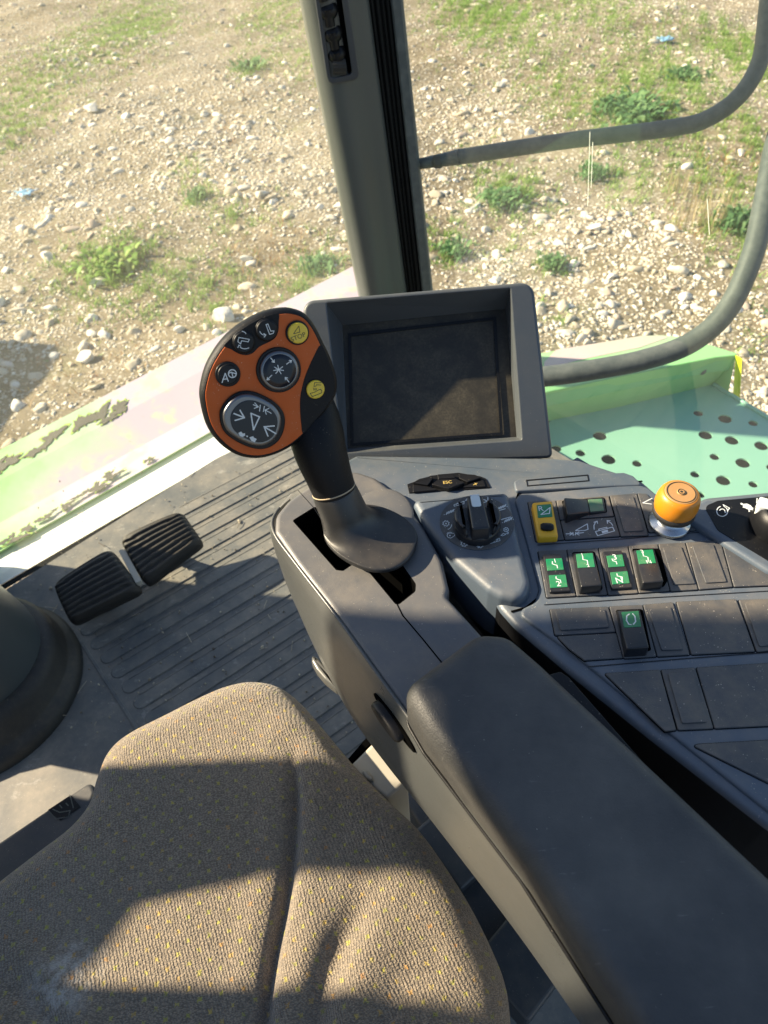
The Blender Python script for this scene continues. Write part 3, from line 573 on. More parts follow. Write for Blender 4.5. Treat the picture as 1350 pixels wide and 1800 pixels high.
rail([(1420, 60, 1.42), (1385, 180, 1.40), (1362, 260, 1.38), (1345, 350, 1.36), (1322, 450, 1.35), (1278, 545, 1.36), (1215, 602, 1.38), (1130, 633, 1.40), (1030, 652, 1.42), (950, 663, 1.44), (860, 672, 1.46)], .0205, 'handrail', 'lower thicker grey handrail curving down over the mint green platform')
# ================================================================== CAB: floor, pillar, glass
P0 = Plane(at(300, 1000, 0), (0, 0, 1), at(480, 952, 0)-at(164, 1134, 0))
m = MB(); PB = at(720, 640, 0); sd = nrm(np.array([.62, -.78, 0])); q = [P0.px(*p) for p in [(-700, 1490), (8, 1038), (380, 806)]]+[P0.uv(PB), P0.uv(PB+sd*1.9), P0.uv(PB+sd*1.9+np.array([-1.9, -1.5, 0]))]
prism(m, P0, q, -.03, 0); m.build('floor', M['mat']); fl = bpy.data.objects['floor']; props(fl, kind='structure')
Z4 = lambda x, y: (x/2.5, 780+y/2.5)
mr = thing('floor_mat', at(300, 1000, 0), 'dusty grey rubber mat with long parallel ribs covering the cab floor', 'floor mat')
m = MB(); ends = [(365, 850), (410, 888), (450, 955), (497, 1020), (545, 1088), (595, 1155), (640, 1225)]
lines = []
u0 = [P0.px(*Z4(*e)) for e in ends]; dv = (u0[-1][1]-u0[1][1])/5
for i in range(-4, 13):
    v = u0[1][1]+dv*(i-1)
    us = np.interp(i, [0, 6], [u0[0][0], u0[6][0]])
    us = {-4: us+.30, -3: us+.22, -2: us+.28, -1: us+.12, 0: us+.0}.get(i, us)
    hw = abs(dv)*.36; p_ = P0.uv(PB); w_ = P0.uv(PB+sd)-p_; L = max(.1, p_[0]+w_[0]*(v-p_[1])/w_[1]-.03-us); lp = [np.array([us+hw+hw*math.cos(a), v+hw*math.sin(a)]) for a in np.linspace(math.pi*1.5, math.pi*.5, 10)]+[np.array([us+L, v+hw]), np.array([us+L, v-hw])]
    prism(m, P0, lp, 0, .0022, .0018, seg=3)
    for s in (-1, 1): prism(m, P0, [(us+hw*1.2, v+s*(hw*.88)-.0012), (us+L, v+s*(hw*.88)-.0012), (us+L, v+s*(hw*.88)+.0012), (us+hw*1.2, v+s*(hw*.88)+.0012)], .0022, .0032, .0006, seg=2)
m.build('ribs', M['mat'], mr)
m = MB(); plate(m, P0, [(345, 870), (362, 868), (618, 1262), (606, 1275)], 0, .0022, c=.001, r=.001, T=Z4); m.build('mat_edge', M['mat'], mr)
# crumbs and straw on the floor
m = MB()
for i in range(420):
    x, y = random.uniform(60, 660), random.uniform(820, 1290); p = at(x, y, .005); s = random.uniform(.0008, .0032)*(1 if random.random() < .93 else 1.8)
    v = PR[1][random.randrange(22)]*s; m.add(v+p, [tuple(f) for f in IC[1][1]], 0, False)
for i in range(26):
    x, y = random.uniform(60, 660), random.uniform(830, 1290); p = at(x, y, .006); a = random.uniform(0, 3.14); L = random.uniform(.008, .03); d = np.array([math.cos(a), math.sin(a), .05])*L; tube(m, [p, p+d*.5+np.array([0, 0, .001]), p+d], .0008, 5)
t = NT('soil_crumbs'); gg = t.n('NewGeometry'); M['crumb'] = t.fin(t.ramp(gg.outputs['Random Per Island'], [(0, (.10, .08, .06)), (.5, (.34, .29, .22)), (1, (.55, .48, .36))]), .9)
props(m.build('floor_debris', M['crumb']), 'soil crumbs and straw bits scattered over the ribbed floor mat', 'debris', None, 'stuff')
# pillar
pl = thing('cab_pillar', PB, 'grey cab corner pillar with a long black air vent and rubber seal', 'pillar')
Yp = PB[1]
def pv(x, y, dy=0.0): d = ray(x, y); return CAM+d*((Yp-dy)/d[1])
def pst(xt, xb, dy):        # straight edge through pixel (xt,0) and (xb,509)
    a, b = pv(xt, 0, dy), pv(xb, 509, dy); d = (a-b)/abs(a[2]-b[2]); return b-d*(b[2]+.15), b+d*(1.9-b[2])
def strip(name, pts, mat, parent, mi=0, sm=True):
    m = MB(); E = [pst(*p) for p in pts]; n = 10; rr = [[e[0]*(1-k/n)+e[1]*k/n for e in E] for k in range(n+1)]; rings(m, rr, closed=False, sm=sm); return m.build(name, mat, parent)
tr = []
prof = [(526, 628, -.02), (527, 629, .0), (530, 631, .022), (536, 636, .040), (546, 643, .052), (562, 653, .058), (582, 664, .056), (600, 674, .044), (614, 684, .030), (628, 694, .022), (642, 707, .018), (648, 714, .010), (649, 715, -.01)]
strip('trim', [(a, b, d) for a, b, d in prof], M['trim'], pl)
for k, (a0, a1, b0, b1) in enumerate([(649, 657, 715, 719), (658, 668, 720, 726), (669, 676, 727, 731), (677, 686, 732, 741)]):
    pr = []
    for i in range(7): a = math.pi*i/6; f = (1-math.cos(a))/2; pr.append((a0+(a1-a0)*f, b0+(b1-b0)*f, -.004+.012*math.sin(a)))
    strip('seal_bead', pr, M['seal'], pl)
strip('seal_back', [(648, 714, -.006), (668, 727, -.006), (688, 743, -.006)], M['seal'], pl)
m = MB(); E0, E1 = pst(668.5, 726.5, .002), pst(668.5, 726.5, .002)
for i in range(220):
    k = i/220; c = E0[0]*(1-k)+E0[1]*k; box(m, c, .0028, .0018, .0030)
m.build('seal_teeth', M['seal'], pl)
strip('outer_frame', [(686, 741, -.01), (687, 742, .012), (690, 744, .016), (704, 757, .016), (708, 760, .010), (709, 761, -.04)], M['rail'], pl, sm=False)
# vent on the pillar: local plane facing the cab
a, b = pv(585, 0, .054), pv(665, 509, .054); ax = nrm(a-b); nn = nrm(np.cross(nrm(pv(700, 250)-pv(600, 250)), ax)); nn = nn if nn[1] < 0 else -nn
PV = Plane(pv(600, 80, .054), nn, pv(700, 80)-pv(600, 80)); ZP = lambda x, y: (480+x/1.5517, y/1.5517)
m = MB(); o = [(92, -150), (145, 208), (150, 222), (160, 231), (222, 219), (232, 212), (235, 202), (180, -170)]; i_ = [(108, -140), (157, 208), (163, 213), (210, 203), (215, 196), (166, -155)]
ol = roundc([PV.px(*ZP(*p), .006) for p in o], .006); il = roundc([PV.px(*ZP(*p), .006) for p in i_], .004)
prism(m, PV, ol, -.02, .008, .003, holes=[il]); m.build('vent_frame', M['dark'], pl)
m = MB(); prism(m, PV, il, -.006, -.004); m.build('vent_recess', M['hole'], pl)
for x, y in ((112, -95), (130, -38), (150, 32), (163, 95), (173, 150)):
    m = MB(); c = PV.hit(*ZP(x, y), .002); lathe(m, c-nn*.004+ax*.004, nrm(nn+ax*.7), [(.019, -.008), (.020, -.002), (.018, .004), (.012, .008)], 20); tube(m, [c-ax*.024, c+ax*.004], .010, 10); m.build('louvre', M['black'], pl)
m = MB(); c = PV.hit(*ZP(181, 180), .0); tube(m, [c-PV.ex*.013, c+PV.ex*.013], .015, 16)
for k in range(16): a = 2*math.pi*k/16; box(m, c+(ax*math.cos(a)+nn*math.sin(a))*.015, .024, .0022, .0022, (PV.ex, ax, nn))
m.build('thumb_wheel', M['rubber'], pl)
# glass
ws = thing('windscreen', PB, 'large dusty windscreen pane left of the pillar', 'window'); q0, q1 = at(*TC(-700, 1700), -.01), at(*TC(1040, 728), -.01); d = nrm(q1-q0); q1 = q0+d*((PB-q0)@d)
up = (pst(560, 650, 0)[1]-pst(560, 650, 0)[0]); m = MB(); m.add([q0, q1, q1+up*.95, q0+up*.95], [(0, 1, 2, 3)], 0, False); m.build('pane', M['glass'], ws)
s0 = pst(697, 750, 0)[0]; s1 = pst(697, 750, 0)[1]; sw = thing('side_window', s0, 'clear side window pane right of the pillar with fine scratches and painted reflection lines', 'window')
m = MB(); m.add([s0, s0+sd*1.9, s1+sd*1.9, s1], [(0, 1, 2, 3)], 0, False); m.build('pane', M['glass2'], sw)
ng = nrm(np.cross(sd, s1-s0)); ng = ng if ng@(CAM-s0) > 0 else -ng; PG = Plane(s0, ng); m = MB()
strokes(m, PG, .002, [[(1037, 232), (1033, 362)], [(1042, 250), (1039, 330)], [(1243, 350), (1247, 412)]], .0012); t = NT('scratch_and_reflection'); m.build('scratch_and_reflection', t.fin((.75, .8, .7), .5), sw)  # the paired upright lines are window reflections painted in a pale colour
# steering column boot at lower left
sc = thing('steering_column', at(-30, 1215, 0), 'dark grey steering column base with a flared rubber boot at left', 'steering column')
def ringz(cx, cy, rx, z, n=48, sq=1.0):
    c = at(cx, cy, z); r = np.linalg.norm(at(cx+rx, cy, z)-c); return [c+np.array([r*math.cos(a), sq*r*math.sin(a), 0]) for a in [2*math.pi*i/n for i in range(n)]]
m = MB(); c0_, c1_ = at(-35, 1215, 0), at(-42, 1178, .05); R = []
for z, r, k in ((0, .196, 0), (.018, .194, .1), (.026, .186, .15), (.030, .176, .3), (.036, .172, .4), (.066, .160, .8), (.080, .152, 1), (.086, .142, 1), (.087, .130, 1)): c = c0_*(1-k)+c1_*k; R.append([np.array([c[0]+r*math.cos(a), c[1]+r*math.sin(a), z]) for a in [2*math.pi*i/56 for i in range(56)]])
rings(m, R); m.build('boot', M['rubber'], sc)
m = MB(); cb = at(-42, 1178, .05); R = []
for z, r, dx, dy in ((.05, .135, 0, 0), (.12, .132, 0, 0), (.24, .126, -.01, -.01), (.38, .118, -.03, -.04), (.55, .105, -.06, -.11), (.72, .08, -.09, -.19)): R.append([cb+np.array([dx+r*math.cos(a), dy+r*math.sin(a), z-.05]) for a in [2*math.pi*i/48 for i in range(48)]])
rings(m, R); m.build('column', M['column'], sc)
# pedals
def pedal(corners, label, zc, root_px):
    root = thing('brake_pedal', at(*root_px, 0), label, 'pedal', 'pair of brake pedals on the floor')
    m = MB(); nu, nv = 30, 66; c3 = [at(*Z4(x, y), z) for x, y, z in corners]      # a: far-left, b: far-right, c: near-right, d: near-left
    a, b, c, d = c3; nn = nrm(np.cross(b-a, d-a)); nn = nn if nn[2] > 0 else -nn; vs = []
    for j in range(nv+1):
        for i in range(nu+1):
            u, v = i/nu, j/nv; uu, vv = 2*u-1, 2*v-1; k = (abs(uu)**9+abs(vv)**9)**(1/9); sc_ = max(abs(uu), abs(vv))/max(k, 1e-6) if k > 0 else 1
            us, vs_ = .5+.5*uu*sc_, .5+.5*vv*sc_; p = a*(1-us)*(1-vs_)+b*us*(1-vs_)+c*us*vs_+d*(1-us)*vs_
            e = 1-max(abs(uu), abs(vv)); edge = min(1, e/.10); rib = math.sin(v*9.0*2*math.pi) if .06 < v < .95 else -.3
            h = -.016*(1-edge**.5)+.0026*max(-1, min(1, rib*2.2))*edge+.008*(1-vv*vv)+.004*(1-uu*uu); vs.append(p+nn*h)
    W_ = nu+1; m.add(vs, [(j*W_+i, j*W_+i+1, (j+1)*W_+i+1, (j+1)*W_+i) for j in range(nv) for i in range(nu)])
    edge = [i for i in range(W_)]+[j*W_+nu for j in range(1, nv+1)]+[nv*W_+i for i in range(nu-1, -1, -1)]+[j*W_ for j in range(nv-1, 0, -1)]
    ring0 = [vs[i] for i in edge]; rings(m, [ring0, [p-nn*.012 for p in ring0]]); m.build('pad', M['rubber'], root)
    m = MB(); ce = (a+b+c+d)/4-nn*.012; ft = (a+b)/2+(a+b-c-d)/2*.35; ft = np.array([ft[0], ft[1], .004]); tube(m, [ce, ce*.6+ft*.4-np.array([0, 0, .02]), ft], .013, 12); m.build('arm', M['black'], root); return root
pedal([(222, 612, .105), (478, 448, .125), (622, 640, .095), (305, 795, .075)], 'left brake pedal with ribbed black rubber pad nearer the steering column', .1, (170, 1040))
p2 = pedal([(512, 408, .110), (790, 285, .130), (888, 428, .10), (632, 622, .08)], 'right brake pedal with ribbed black rubber pad nearer the lever console', .1, (280, 960))
m = MB(); Pq = hp(.098, 230, 990); plate(m, Pq, [(520, 470), (545, 455), (622, 600), (596, 612)], -.012, 0, c=.002, r=.001, T=Z4); m.build('latch_plate', M['beige'], p2)

# ================================================================== SEAT
SZ = .47; PS = hp(SZ, 450, 1500)
so_ = [(-330, 1830), (-60, 1590), (60, 1497), (118, 1452), (150, 1412), (164, 1368), (185, 1322), (222, 1288), (290, 1252), (350, 1222), (400, 1202), (447, 1194), (492, 1203), (530, 1232), (570, 1278), (620, 1336), (680, 1398), (735, 1452), (785, 1520), (830, 1590), (868, 1665), (892, 1730), (900, 1800), (905, 1900), (880, 2150), (500, 2420), (-100, 2420), (-420, 2150)]
ol = np.array(spline([PS.px(*p, -.022) for p in so_], 12)); ctr = PS.px(430, 1760)
def segd(pts, L):
    L = np.array(L); d = np.full(len(pts), 9.0)
    for a, b in zip(L[:-1], L[1:]):
        ab = b-a; t_ = np.clip(((pts-a)@ab)/(ab@ab+1e-12), 0, 1); d = np.minimum(d, np.linalg.norm(pts-(a+t_[:, None]*ab), axis=1))
    return d
cre = [([(514, 1312), (521, 1400), (516, 1500), (502, 1600), (484, 1690), (468, 1800), (455, 1950)], .0062, .012), ([(652, 1548), (625, 1615), (600, 1668), (580, 1722), (558, 1810), (540, 1950)], .013, .0065), ([(742, 1690), (700, 1752), (672, 1815), (640, 1950)], .014, .004), ([(-40, 1700), (60, 1760), (110, 1830)], .012, .004)]
creuv = [(spline([PS.px(*p) for p in L], 6, closed=False), w_, dp) for L, w_, dp in cre]
nr = 200; ts = 1-np.linspace(0, 1, nr)**1.0*.995; V = []; n0 = len(ol)
allp = np.concatenate([ctr+(ol-ctr)*s for s in ts]); dO = segd(allp, np.vstack([ol, ol[:1]]))
def seat_z(pts, dO):
    Rr = .042; q = np.clip(dO/Rr, 0, 1); z = -.040*(1-np.sqrt(np.clip(1-(1-q)**2, 0, 1)))+.012*np.clip(dO/.14, 0, 1)**.8
    for L, w_, dp in creuv:
        d = segd(pts, L); e0 = np.linalg.norm(pts-np.array(L[0]), axis=1); fade = np.clip(e0/.06, 0.05, 1); z -= dp*fade*np.exp(-(d/w_)**2); z += .0035*fade*np.exp(-((d-.022)/.016)**2)
    z += .0022*np.sin(pts[:, 0]*26+pts[:, 1]*14)*np.sin(pts[:, 1]*31-pts[:, 0]*9)
    return z
zz = seat_z(allp, dO)+.0
sroot = thing('operator_seat', at(450, 1600, .3), 'grey beige fabric operator seat cushion with small yellow flecks', 'seat')
rr = [[PS.w(allp[k*n0+i][0], allp[k*n0+i][1], zz[k*n0+i]) for i in range(n0)] for k in range(nr)]
low = [[PS.w(*(ctr+(p-ctr)*s), h) for p in ol] for s, h in ((.93, -.12), (.985, -.105), (1.004, -.085), (1.008, -.06))]
m = MB(); rings(m, low+rr); m.add(rr[-1], [tuple(range(n0))], 0, True); m.build('cushion', M['fabric'], sroot)
m = MB(); plate(m, hp(.12, 60, 1500), [(-120, 1580), (-120, 1560), (10, 1472), (90, 1418), (160, 1372), (168, 1392), (150, 1440), (60, 1520), (-40, 1600)], -.03, 0, c=.01, r=.006); pn = m.build('adjuster_panel', M['dark'], sroot)
m = MB(); Pz = hp(.1203, 60, 1500); plate(m, Pz, [(205, 1612), (310, 1543), (352, 1592), (345, 1600), (265, 1655)], 0, .0012, c=.002, r=.0005, T=Z4); m.build('icon_tile', M['black'], pn)
m = MB(); strokes(m, Pz, .0016, [[(212, 1612), (245, 1648), (300, 1640), (308, 1612), (262, 1620), (232, 1606)], [(262, 1588), (272, 1600)], [(290, 1580), (300, 1590)], [(308, 1545), (322, 1600)]], .0016, T=Z4); m.build('seat_icon', M['trim'], pn)
m = MB(); strokes(m, Pz, .0004, [[(305, 1543), (352, 1600)]], .0008, T=Z4); m.build('panel_seam', M['black'], pn)
m = MB(); box(m, at(470, 1760, .2), .26, .30, .38)
m.build('suspension_box', M['black'], sroot, bevel=.01)
# pale metal box edge between seat and armrest
Z6 = lambda x, y: (480+x/4.22, 1080+y/4.22)
sb = thing('seat_platform', at(680, 1350, .3), 'pale beige metal step edge between the seat and the armrest console', 'platform')
m = MB(); Pb = hp(.43, 680, 1350); plate(m, Pb, [(560, 1130), (745, 945), (900, 900), (1000, 1230), (850, 1370)], -.40, 0, c=.006, r=.004, T=Z6); m.build('metal_box', M['beige'], sb)
m = MB(); plate(m, Pb, [(540, 1090), (700, 905), (745, 905), (755, 930), (560, 1110)], -.012, -.004, c=.001, r=0, T=Z6); m.build('black_gap', M['hole'], sb)
m = MB(); plate(m, Pb, [(650, 1150), (700, 1150), (735, 1195), (745, 1240), (690, 1210)], 0, .006, c=.004, r=.003, T=Z6); m.build('weld_lip', M['beige'], sb)
ub = thing('under_seat_frame', at(850, 1600, .05), 'dark blocks of the seat frame in the shaded gap beside the armrest', 'seat frame')
for px, py, z, sx, sy, sz, a in ((805, 1490, .12, .08, .10, .06, .6), (860, 1600, .10, .09, .09, .06, .7), (915, 1700, .12, .09, .09, .07, .7), (760, 1420, .10, .07, .08, .05, .5)):
    m = MB(); box(m, at(px, py, z), sx, sy, sz, ((math.cos(a), math.sin(a), 0), (-math.sin(a), math.cos(a), 0), (0, 0, 1))); m.build('frame_block', M['dark'], ub, bevel=.005)
# unseen left panels, outline and opening shaped to shade seat, armrest and floor
m = MB(); PW = Plane((-.95, 0, 0), (1, 0, 0), (0, 1, 0))
prism(m, PW, [(y, z) for y, z in [(-.75, -.2), (.22, -.2), (.22, .28), (.57, .28), (.57, .76), (.50, .81), (.50, .87), (.545, 1.0), (.572, 1.15), (.585, 1.30), (.605, 1.37), (.66, 1.60), (.70, 1.95), (-.75, 1.95)]], -.02, .02, .0, holes=[[np.array(p) for p in [(.30, .87), (.335, 1.0), (.352, 1.10), (.35, 1.20), (.335, 1.352), (.50, 1.356), (.50, 1.25), (.47, 1.12), (.43, 1.0), (.37, .90)]]])
prism(m, PW, [(y, z) for y, z in [(.22, -.22), (1.10, -.22), (1.10, -.02), (1.085, .56), (1.03, .62), (.84, .62), (.77, .52), (.76, -.02), (.22, -.05)]], -.019, .019, 0, bottom=True)
props(m.build('left_shade_wall', M['trim']), kind='structure')
# ================================================================== MONITOR
n36 = nrm([-.02, -math.cos(math.radians(36)), math.sin(math.radians(36))]); PM = Plane(at(765, 793, .70)+np.array([0, .006, 0]), n36)
mo = thing('display_monitor', at(770, 800, .70), 'dark grey monitor housing with a deep set dusty blank screen', 'monitor')
op = [(574, 533), (897, 507), (917, 773), (604, 796)]; outer = [(531, 529), (938, 495), (973, 806), (556, 822)]
m = MB(); oq = roundc([PM.px(*p, 0) for p in outer], [.012, .014, .006, .006]); iq = [PM.px(*p, 0) for p in op]
prism(m, PM, oq, -.050, 0, .0035, seg=5, holes=[roundc(iq, .0015, 3)]); m.build('bezel', M['bezel'], mo)
sf = [(602, 572), (889, 543), (908, 768), (611, 789)]; sd_ = [-.040, -.040, -.010, -.010]
fl3 = [PM.hit(*p, d) for p, d in zip(sf, sd_)]; op3 = [PM.hit(*p, -.002) for p in op]
m = MB(); 
for i in range(4): j = (i+1) % 4; m.add([op3[i], op3[j], fl3[j], fl3[i]], [(0, 1, 2, 3)], 0, False)
m.build('recess_wall', M['bezel'], mo)
SNn = nrm(np.cross(fl3[1]-fl3[0], fl3[3]-fl3[0])); SNn = SNn if SNn[1] < 0 else -SNn; PSC = Plane(fl3[0], SNn)
m = MB(); m.add([p+(p-sum(fl3)/4)*.02-SNn*.0005 for p in fl3], [(0, 1, 2, 3)], 0, False); m.build('screen', M['screen'], mo)
m = MB(); o = [PSC.px(*p, .001) for p in [(612, 586), (872, 557), (884, 764), (616, 784)]]; i_ = [PSC.px(*p, .001) for p in [(617, 591), (867, 562), (879, 760), (621, 779)]]
prism(m, PSC, o, 0, .0012, 0, holes=[i_]); m.build('screen_frame', M['black'], mo)
# back support of the monitor down to the console
m = MB(); c = PM.w(.0, .08, -.06); box(m, c, .20, .16, .03, (PM.ex, PM.ey, PM.n)); m.build('rear_cover', M['black'], mo, bevel=.008)

# ================================================================== SIDE CONSOLE
CZ = .70; PC = hp(CZ, 1000, 950)
co = thing('side_console', at(1000, 950, CZ-.2), 'dark blue grey control console with green labelled rocker switches and rotary dials', 'control console')
m = MB()
body = [(560, 845), (600, 812), (626, 798), (975, 803), (1018, 806), (1128, 842), (1192, 897), (1240, 872), (1500, 848), (1900, 860), (2100, 1900), (1350, 1452), (1140, 1290), (1000, 1178), (905, 1098), (880, 1070), (868, 1050), (770, 960), (720, 905), (690, 878), (640, 860)]
q = roundc([PC.px(*p) for p in body], [.01, .02, .004, .004, .01, .006, .008, .02, .01, .01, .01, .02, .02, .02, .02, .008, .01, .03, .03, .02, .02])
prism(m, PC, q, -.28, 0, .006, seg=5, smi=1); m.build('console_body', [M['deck'], M['black']], co)
def Z3(x, y): return (900+x/3, 820+y/3)
def Z7(x, y): return (700+x/5.87, 820+y/5.87)
def cplate(name, pts, h0, h1, mat, T=None, c=.002, r=.0006, parent=None, smooth=0, **k):
    m = MB(); plate(m, PC, pts, h0, h1, c, r, T, smooth=smooth, **k); return m.build(name, M[mat], parent or co)
# knob pod: raised panel with rounded nose
pod = [(722, 876), (893, 862), (899, 885), (934, 1025), (926, 1046), (905, 1052), (880, 1047), (858, 1035), (800, 985), (745, 915)]
m = MB(); pq = roundc([PC.px(*p, .012) for p in pod], [.006, .006, .01, .016, .012, .012, .012, .012, .03, .02]); prism(m, PC, pq, -.05, .012, .007, seg=6); m.build('dial_pod', M['deck'], co)
# main switch panel, a raised sheet with its own rounded outline
mp_ = [(905, 878), (912, 868), (1120, 850), (1140, 856), (1200, 905), (1360, 1010), (1560, 1100), (1800, 1700), (1350, 1425), (1155, 1270), (1010, 1150), (905, 1075), (940, 1058), (948, 1035)]
m = MB(); q = roundc([PC.px(*p, .003) for p in mp_], [.004, .006, .006, .006, .02, .02, .02, .01, .02, .02, .02, .012, .01, .012]); prism(m, PC, q, -.01, .003, .0028, seg=4); m.build('switch_panel', M['deck'], co)
m = MB(); strokes(m, PC, .0006, [[(900, 1075), (925, 1068), (945, 1052), (950, 1035), (938, 990), (921, 930), (908, 880), (911, 868), (922, 863), (1128, 846)]], .0022); m.build('panel_gap', M['hole'], co)
m = MB(); plate(m, PC, [(10, 78), (40, 62), (590, 30), (640, 48), (692, 98), (540, 102), (20, 128)], .0, .004, c=.003, r=.0015, T=Z3); m.build('name_strip', M['deck'], co)
m = MB(); o = [PC.px(*Z3(*p), .005) for p in [(74, 68), (402, 40), (408, 74), (80, 102)]]; i_ = [PC.px(*Z3(*p), .005) for p in [(80, 73), (397, 45), (402, 70), (84, 97)]]; prism(m, PC, o, .004, .0045, 0, holes=[i_]); m.build('strip_frame', M['black'], co)
# bare cells and plates
H = .0045
def cell(pts, inner=None, T=Z3, h=H, raised=.0012, mat='cell'):
    m = MB(); q = plate(m, PC, pts, .0028, h, c=.0012, r=.0008, T=T); L = [np.array(p) for p in q]; L = L if area2(L) > 0 else L[::-1]
    prism(m, PC, inset(L, -.00055), .0026, .00325, 0, mi=1); c = m.build('switch_cell', [M[mat], M['hole']], co)
    if inner: m = MB(); plate(m, PC, inner, h-.0002, h+raised, c=.0012, r=.0005, T=T); m.build('blank_cover', M[mat], c)
    return c
CA = cell([(84, 184), (230, 177), (275, 384), (126, 394)])
CB = cell([(234, 177), (510, 152), (538, 260), (254, 280)])
CB2 = cell([(256, 284), (540, 266), (570, 366), (280, 385)])
cell([(516, 151), (658, 139), (720, 361), (574, 368)], [(537, 163), (640, 156), (695, 337), (592, 343)])
CT = cell([(662, 139), (710, 142), (760, 200), (1000, 325), (960, 335), (724, 345)])
C1 = cell([(137, 444), (286, 437), (338, 682), (182, 690)]); C2 = cell([(290, 436), (453, 427), (503, 674), (342, 682)]); C3 = cell([(457, 426), (610, 417), (666, 667), (507, 676)]); C4 = cell([(614, 416), (768, 407), (833, 654), (670, 666)])
cell([(772, 406), (913, 400), (983, 649), (837, 656)], [(795, 426), (893, 421), (968, 617), (854, 622)])
cell([(917, 399), (1100, 388), (1166, 634), (987, 648)], [(950, 416), (1062, 409), (1133, 607), (1022, 613)])
cell([(1104, 387), (1180, 382), (1420, 560), (1500, 620), (1172, 634)])
cell([(200, 750), (508, 737), (548, 872), (227, 890)], [(227, 762), (490, 752), (513, 847), (257, 863)])
cell([(236, 894), (550, 877), (586, 1008), (382, 1022), (300, 960)])
C5 = cell([(514, 736), (688, 728), (763, 1001), (590, 1011)])
cell([(692, 727), (850, 714), (938, 991), (767, 1001)], [(717, 747), (838, 740), (901, 964), (790, 968)])
cell([(867, 712), (1183, 697), (1283, 974), (947, 991)])
cell([(1196, 702), (1500, 690), (1560, 950), (1292, 976)], [(1228, 722), (1420, 712), (1470, 930), (1305, 948)])
Z2 = lambda x, y: (680+x/2.015, 780+y/2.015)
cell([(770, 812), (968, 800), (1026, 1014), (985, 1018)], T=Z2); cell([(972, 800), (1092, 792), (1158, 1008), (1032, 1014)], [(995, 813), (1084, 807), (1134, 985), (1046, 990)], T=Z2)
cell([(1097, 792), (1480, 768), (1520, 990), (1162, 1008)], T=Z2); cell([(1083, 1068), (1110, 1062), (1500, 1040), (1600, 1250), (1350, 1200)], T=Z2)
# row lips: long thin ridges between the rows
m = MB(); strokes(m, PC, .0034, [[(945, 958), (1110, 946), (1290, 930)], [(957, 1063), (1120, 1052), (1400, 1036)], [(1035, 1172), (1200, 1158), (1400, 1143)]], .0008); m.build('ridge_line', M['black'], co)
# wedge rockers
def wedge(name, pts, hs, mat, T, parent, base=H, bev=.0014):
    top = [PC.hit(*T(x, y), h) for (x, y), h in zip(pts, hs)]; bt = []
    for p, h in zip(top, hs): bt.append(p-PC.n*(h-base+.002))
    c = sum(bt)/4; bt = [b+(b-c)*.03 for b in bt]; m = MB(); m.add(bt+top, [(3, 2, 1, 0), (4, 5, 6, 7), (0, 1, 5, 4), (1, 2, 6, 5), (2, 3, 7, 6), (3, 0, 4, 7)], 0, True)
    nn = nrm(np.cross(top[1]-top[0], top[3]-top[0])); nn = nn if nn[2] > 0 else -nn; r = m.build(name, M[mat], parent, bevel=bev); return r, Plane(top[0], nn)
def tile(Pw, pts, T, parent, glyph=None, TG=None, wd=.0008, mat='green', h=.0005, text=()):
    m = MB(); q = roundc([Pw.px(*T(x, y), h) for x, y in pts], .0006, 3); prism(m, Pw, q, -.0004, h, .0002, seg=2)
    if glyph: strokes(m, Pw, h+.00015, glyph, wd, TG or Z9, 1)
    for s, x, y, sz, an in text: letters(m, Pw, s, x, y, h+.0002, sz, an, Z9, 1, bold=.00005)
    return m.build('label_tile', [M[mat], M['white']], parent)
Z9 = lambda x, y: (930+x/5, 860+y/5)
def cavity(pts, parent, T=Z3): m = MB(); plate(m, PC, pts, H, H+.0003, c=.002, r=0, T=T); m.build('switch_well', M['hole'], parent)
# yellow guarded rocker
rk, Pw = wedge('rocker_switch', [(106, 188), (212, 178), (245, 365), (138, 370)], [.013, .013, .012, .012], 'yrock', Z3, co, bev=.0022)
tile(Pw, [(130, 203), (205, 197), (214, 264), (137, 270)], Z3, rk, [[(105, 222), (185, 160), (180, 212), (105, 222)]], None, .0009, text=[('R', 102, 172, .0085, -.05)])
m = MB(); c = Pw.hit(*Z9(158, 332), .001); a = Pw.hit(*Z9(98, 330), .001); tube(m, [a*.95+c*.05, a*.6+c*.4, c, c*2-(a*.6+c*.4), c*2-(a*.95+c*.05)], [.003, .0045, .0048, .0045, .003], 14, flat=[.7]*5); m.build('lock_slider', M['black'], rk)
# horizontal rocker
cavity([(262, 180), (488, 162), (502, 242), (282, 260)], CB)
rk, Pw = wedge('rocker_switch', [(275, 162), (400, 170), (414, 240), (292, 250)], [.017, .0075, .0075, .017], 'rocker', Z3, co)
rk, Pw = wedge('rocker_switch', [(398, 168), (484, 166), (496, 236), (412, 242)], [.0078, .0062, .0062, .0078], 'rocker', Z3, co, bev=.0008)
tile(Pw, [(402, 174), (474, 169), (486, 231), (414, 237)], Z3, rk, mat='greendull')
def PH(h): return Plane(PC.w(0, 0, h), (0, 0, 1))
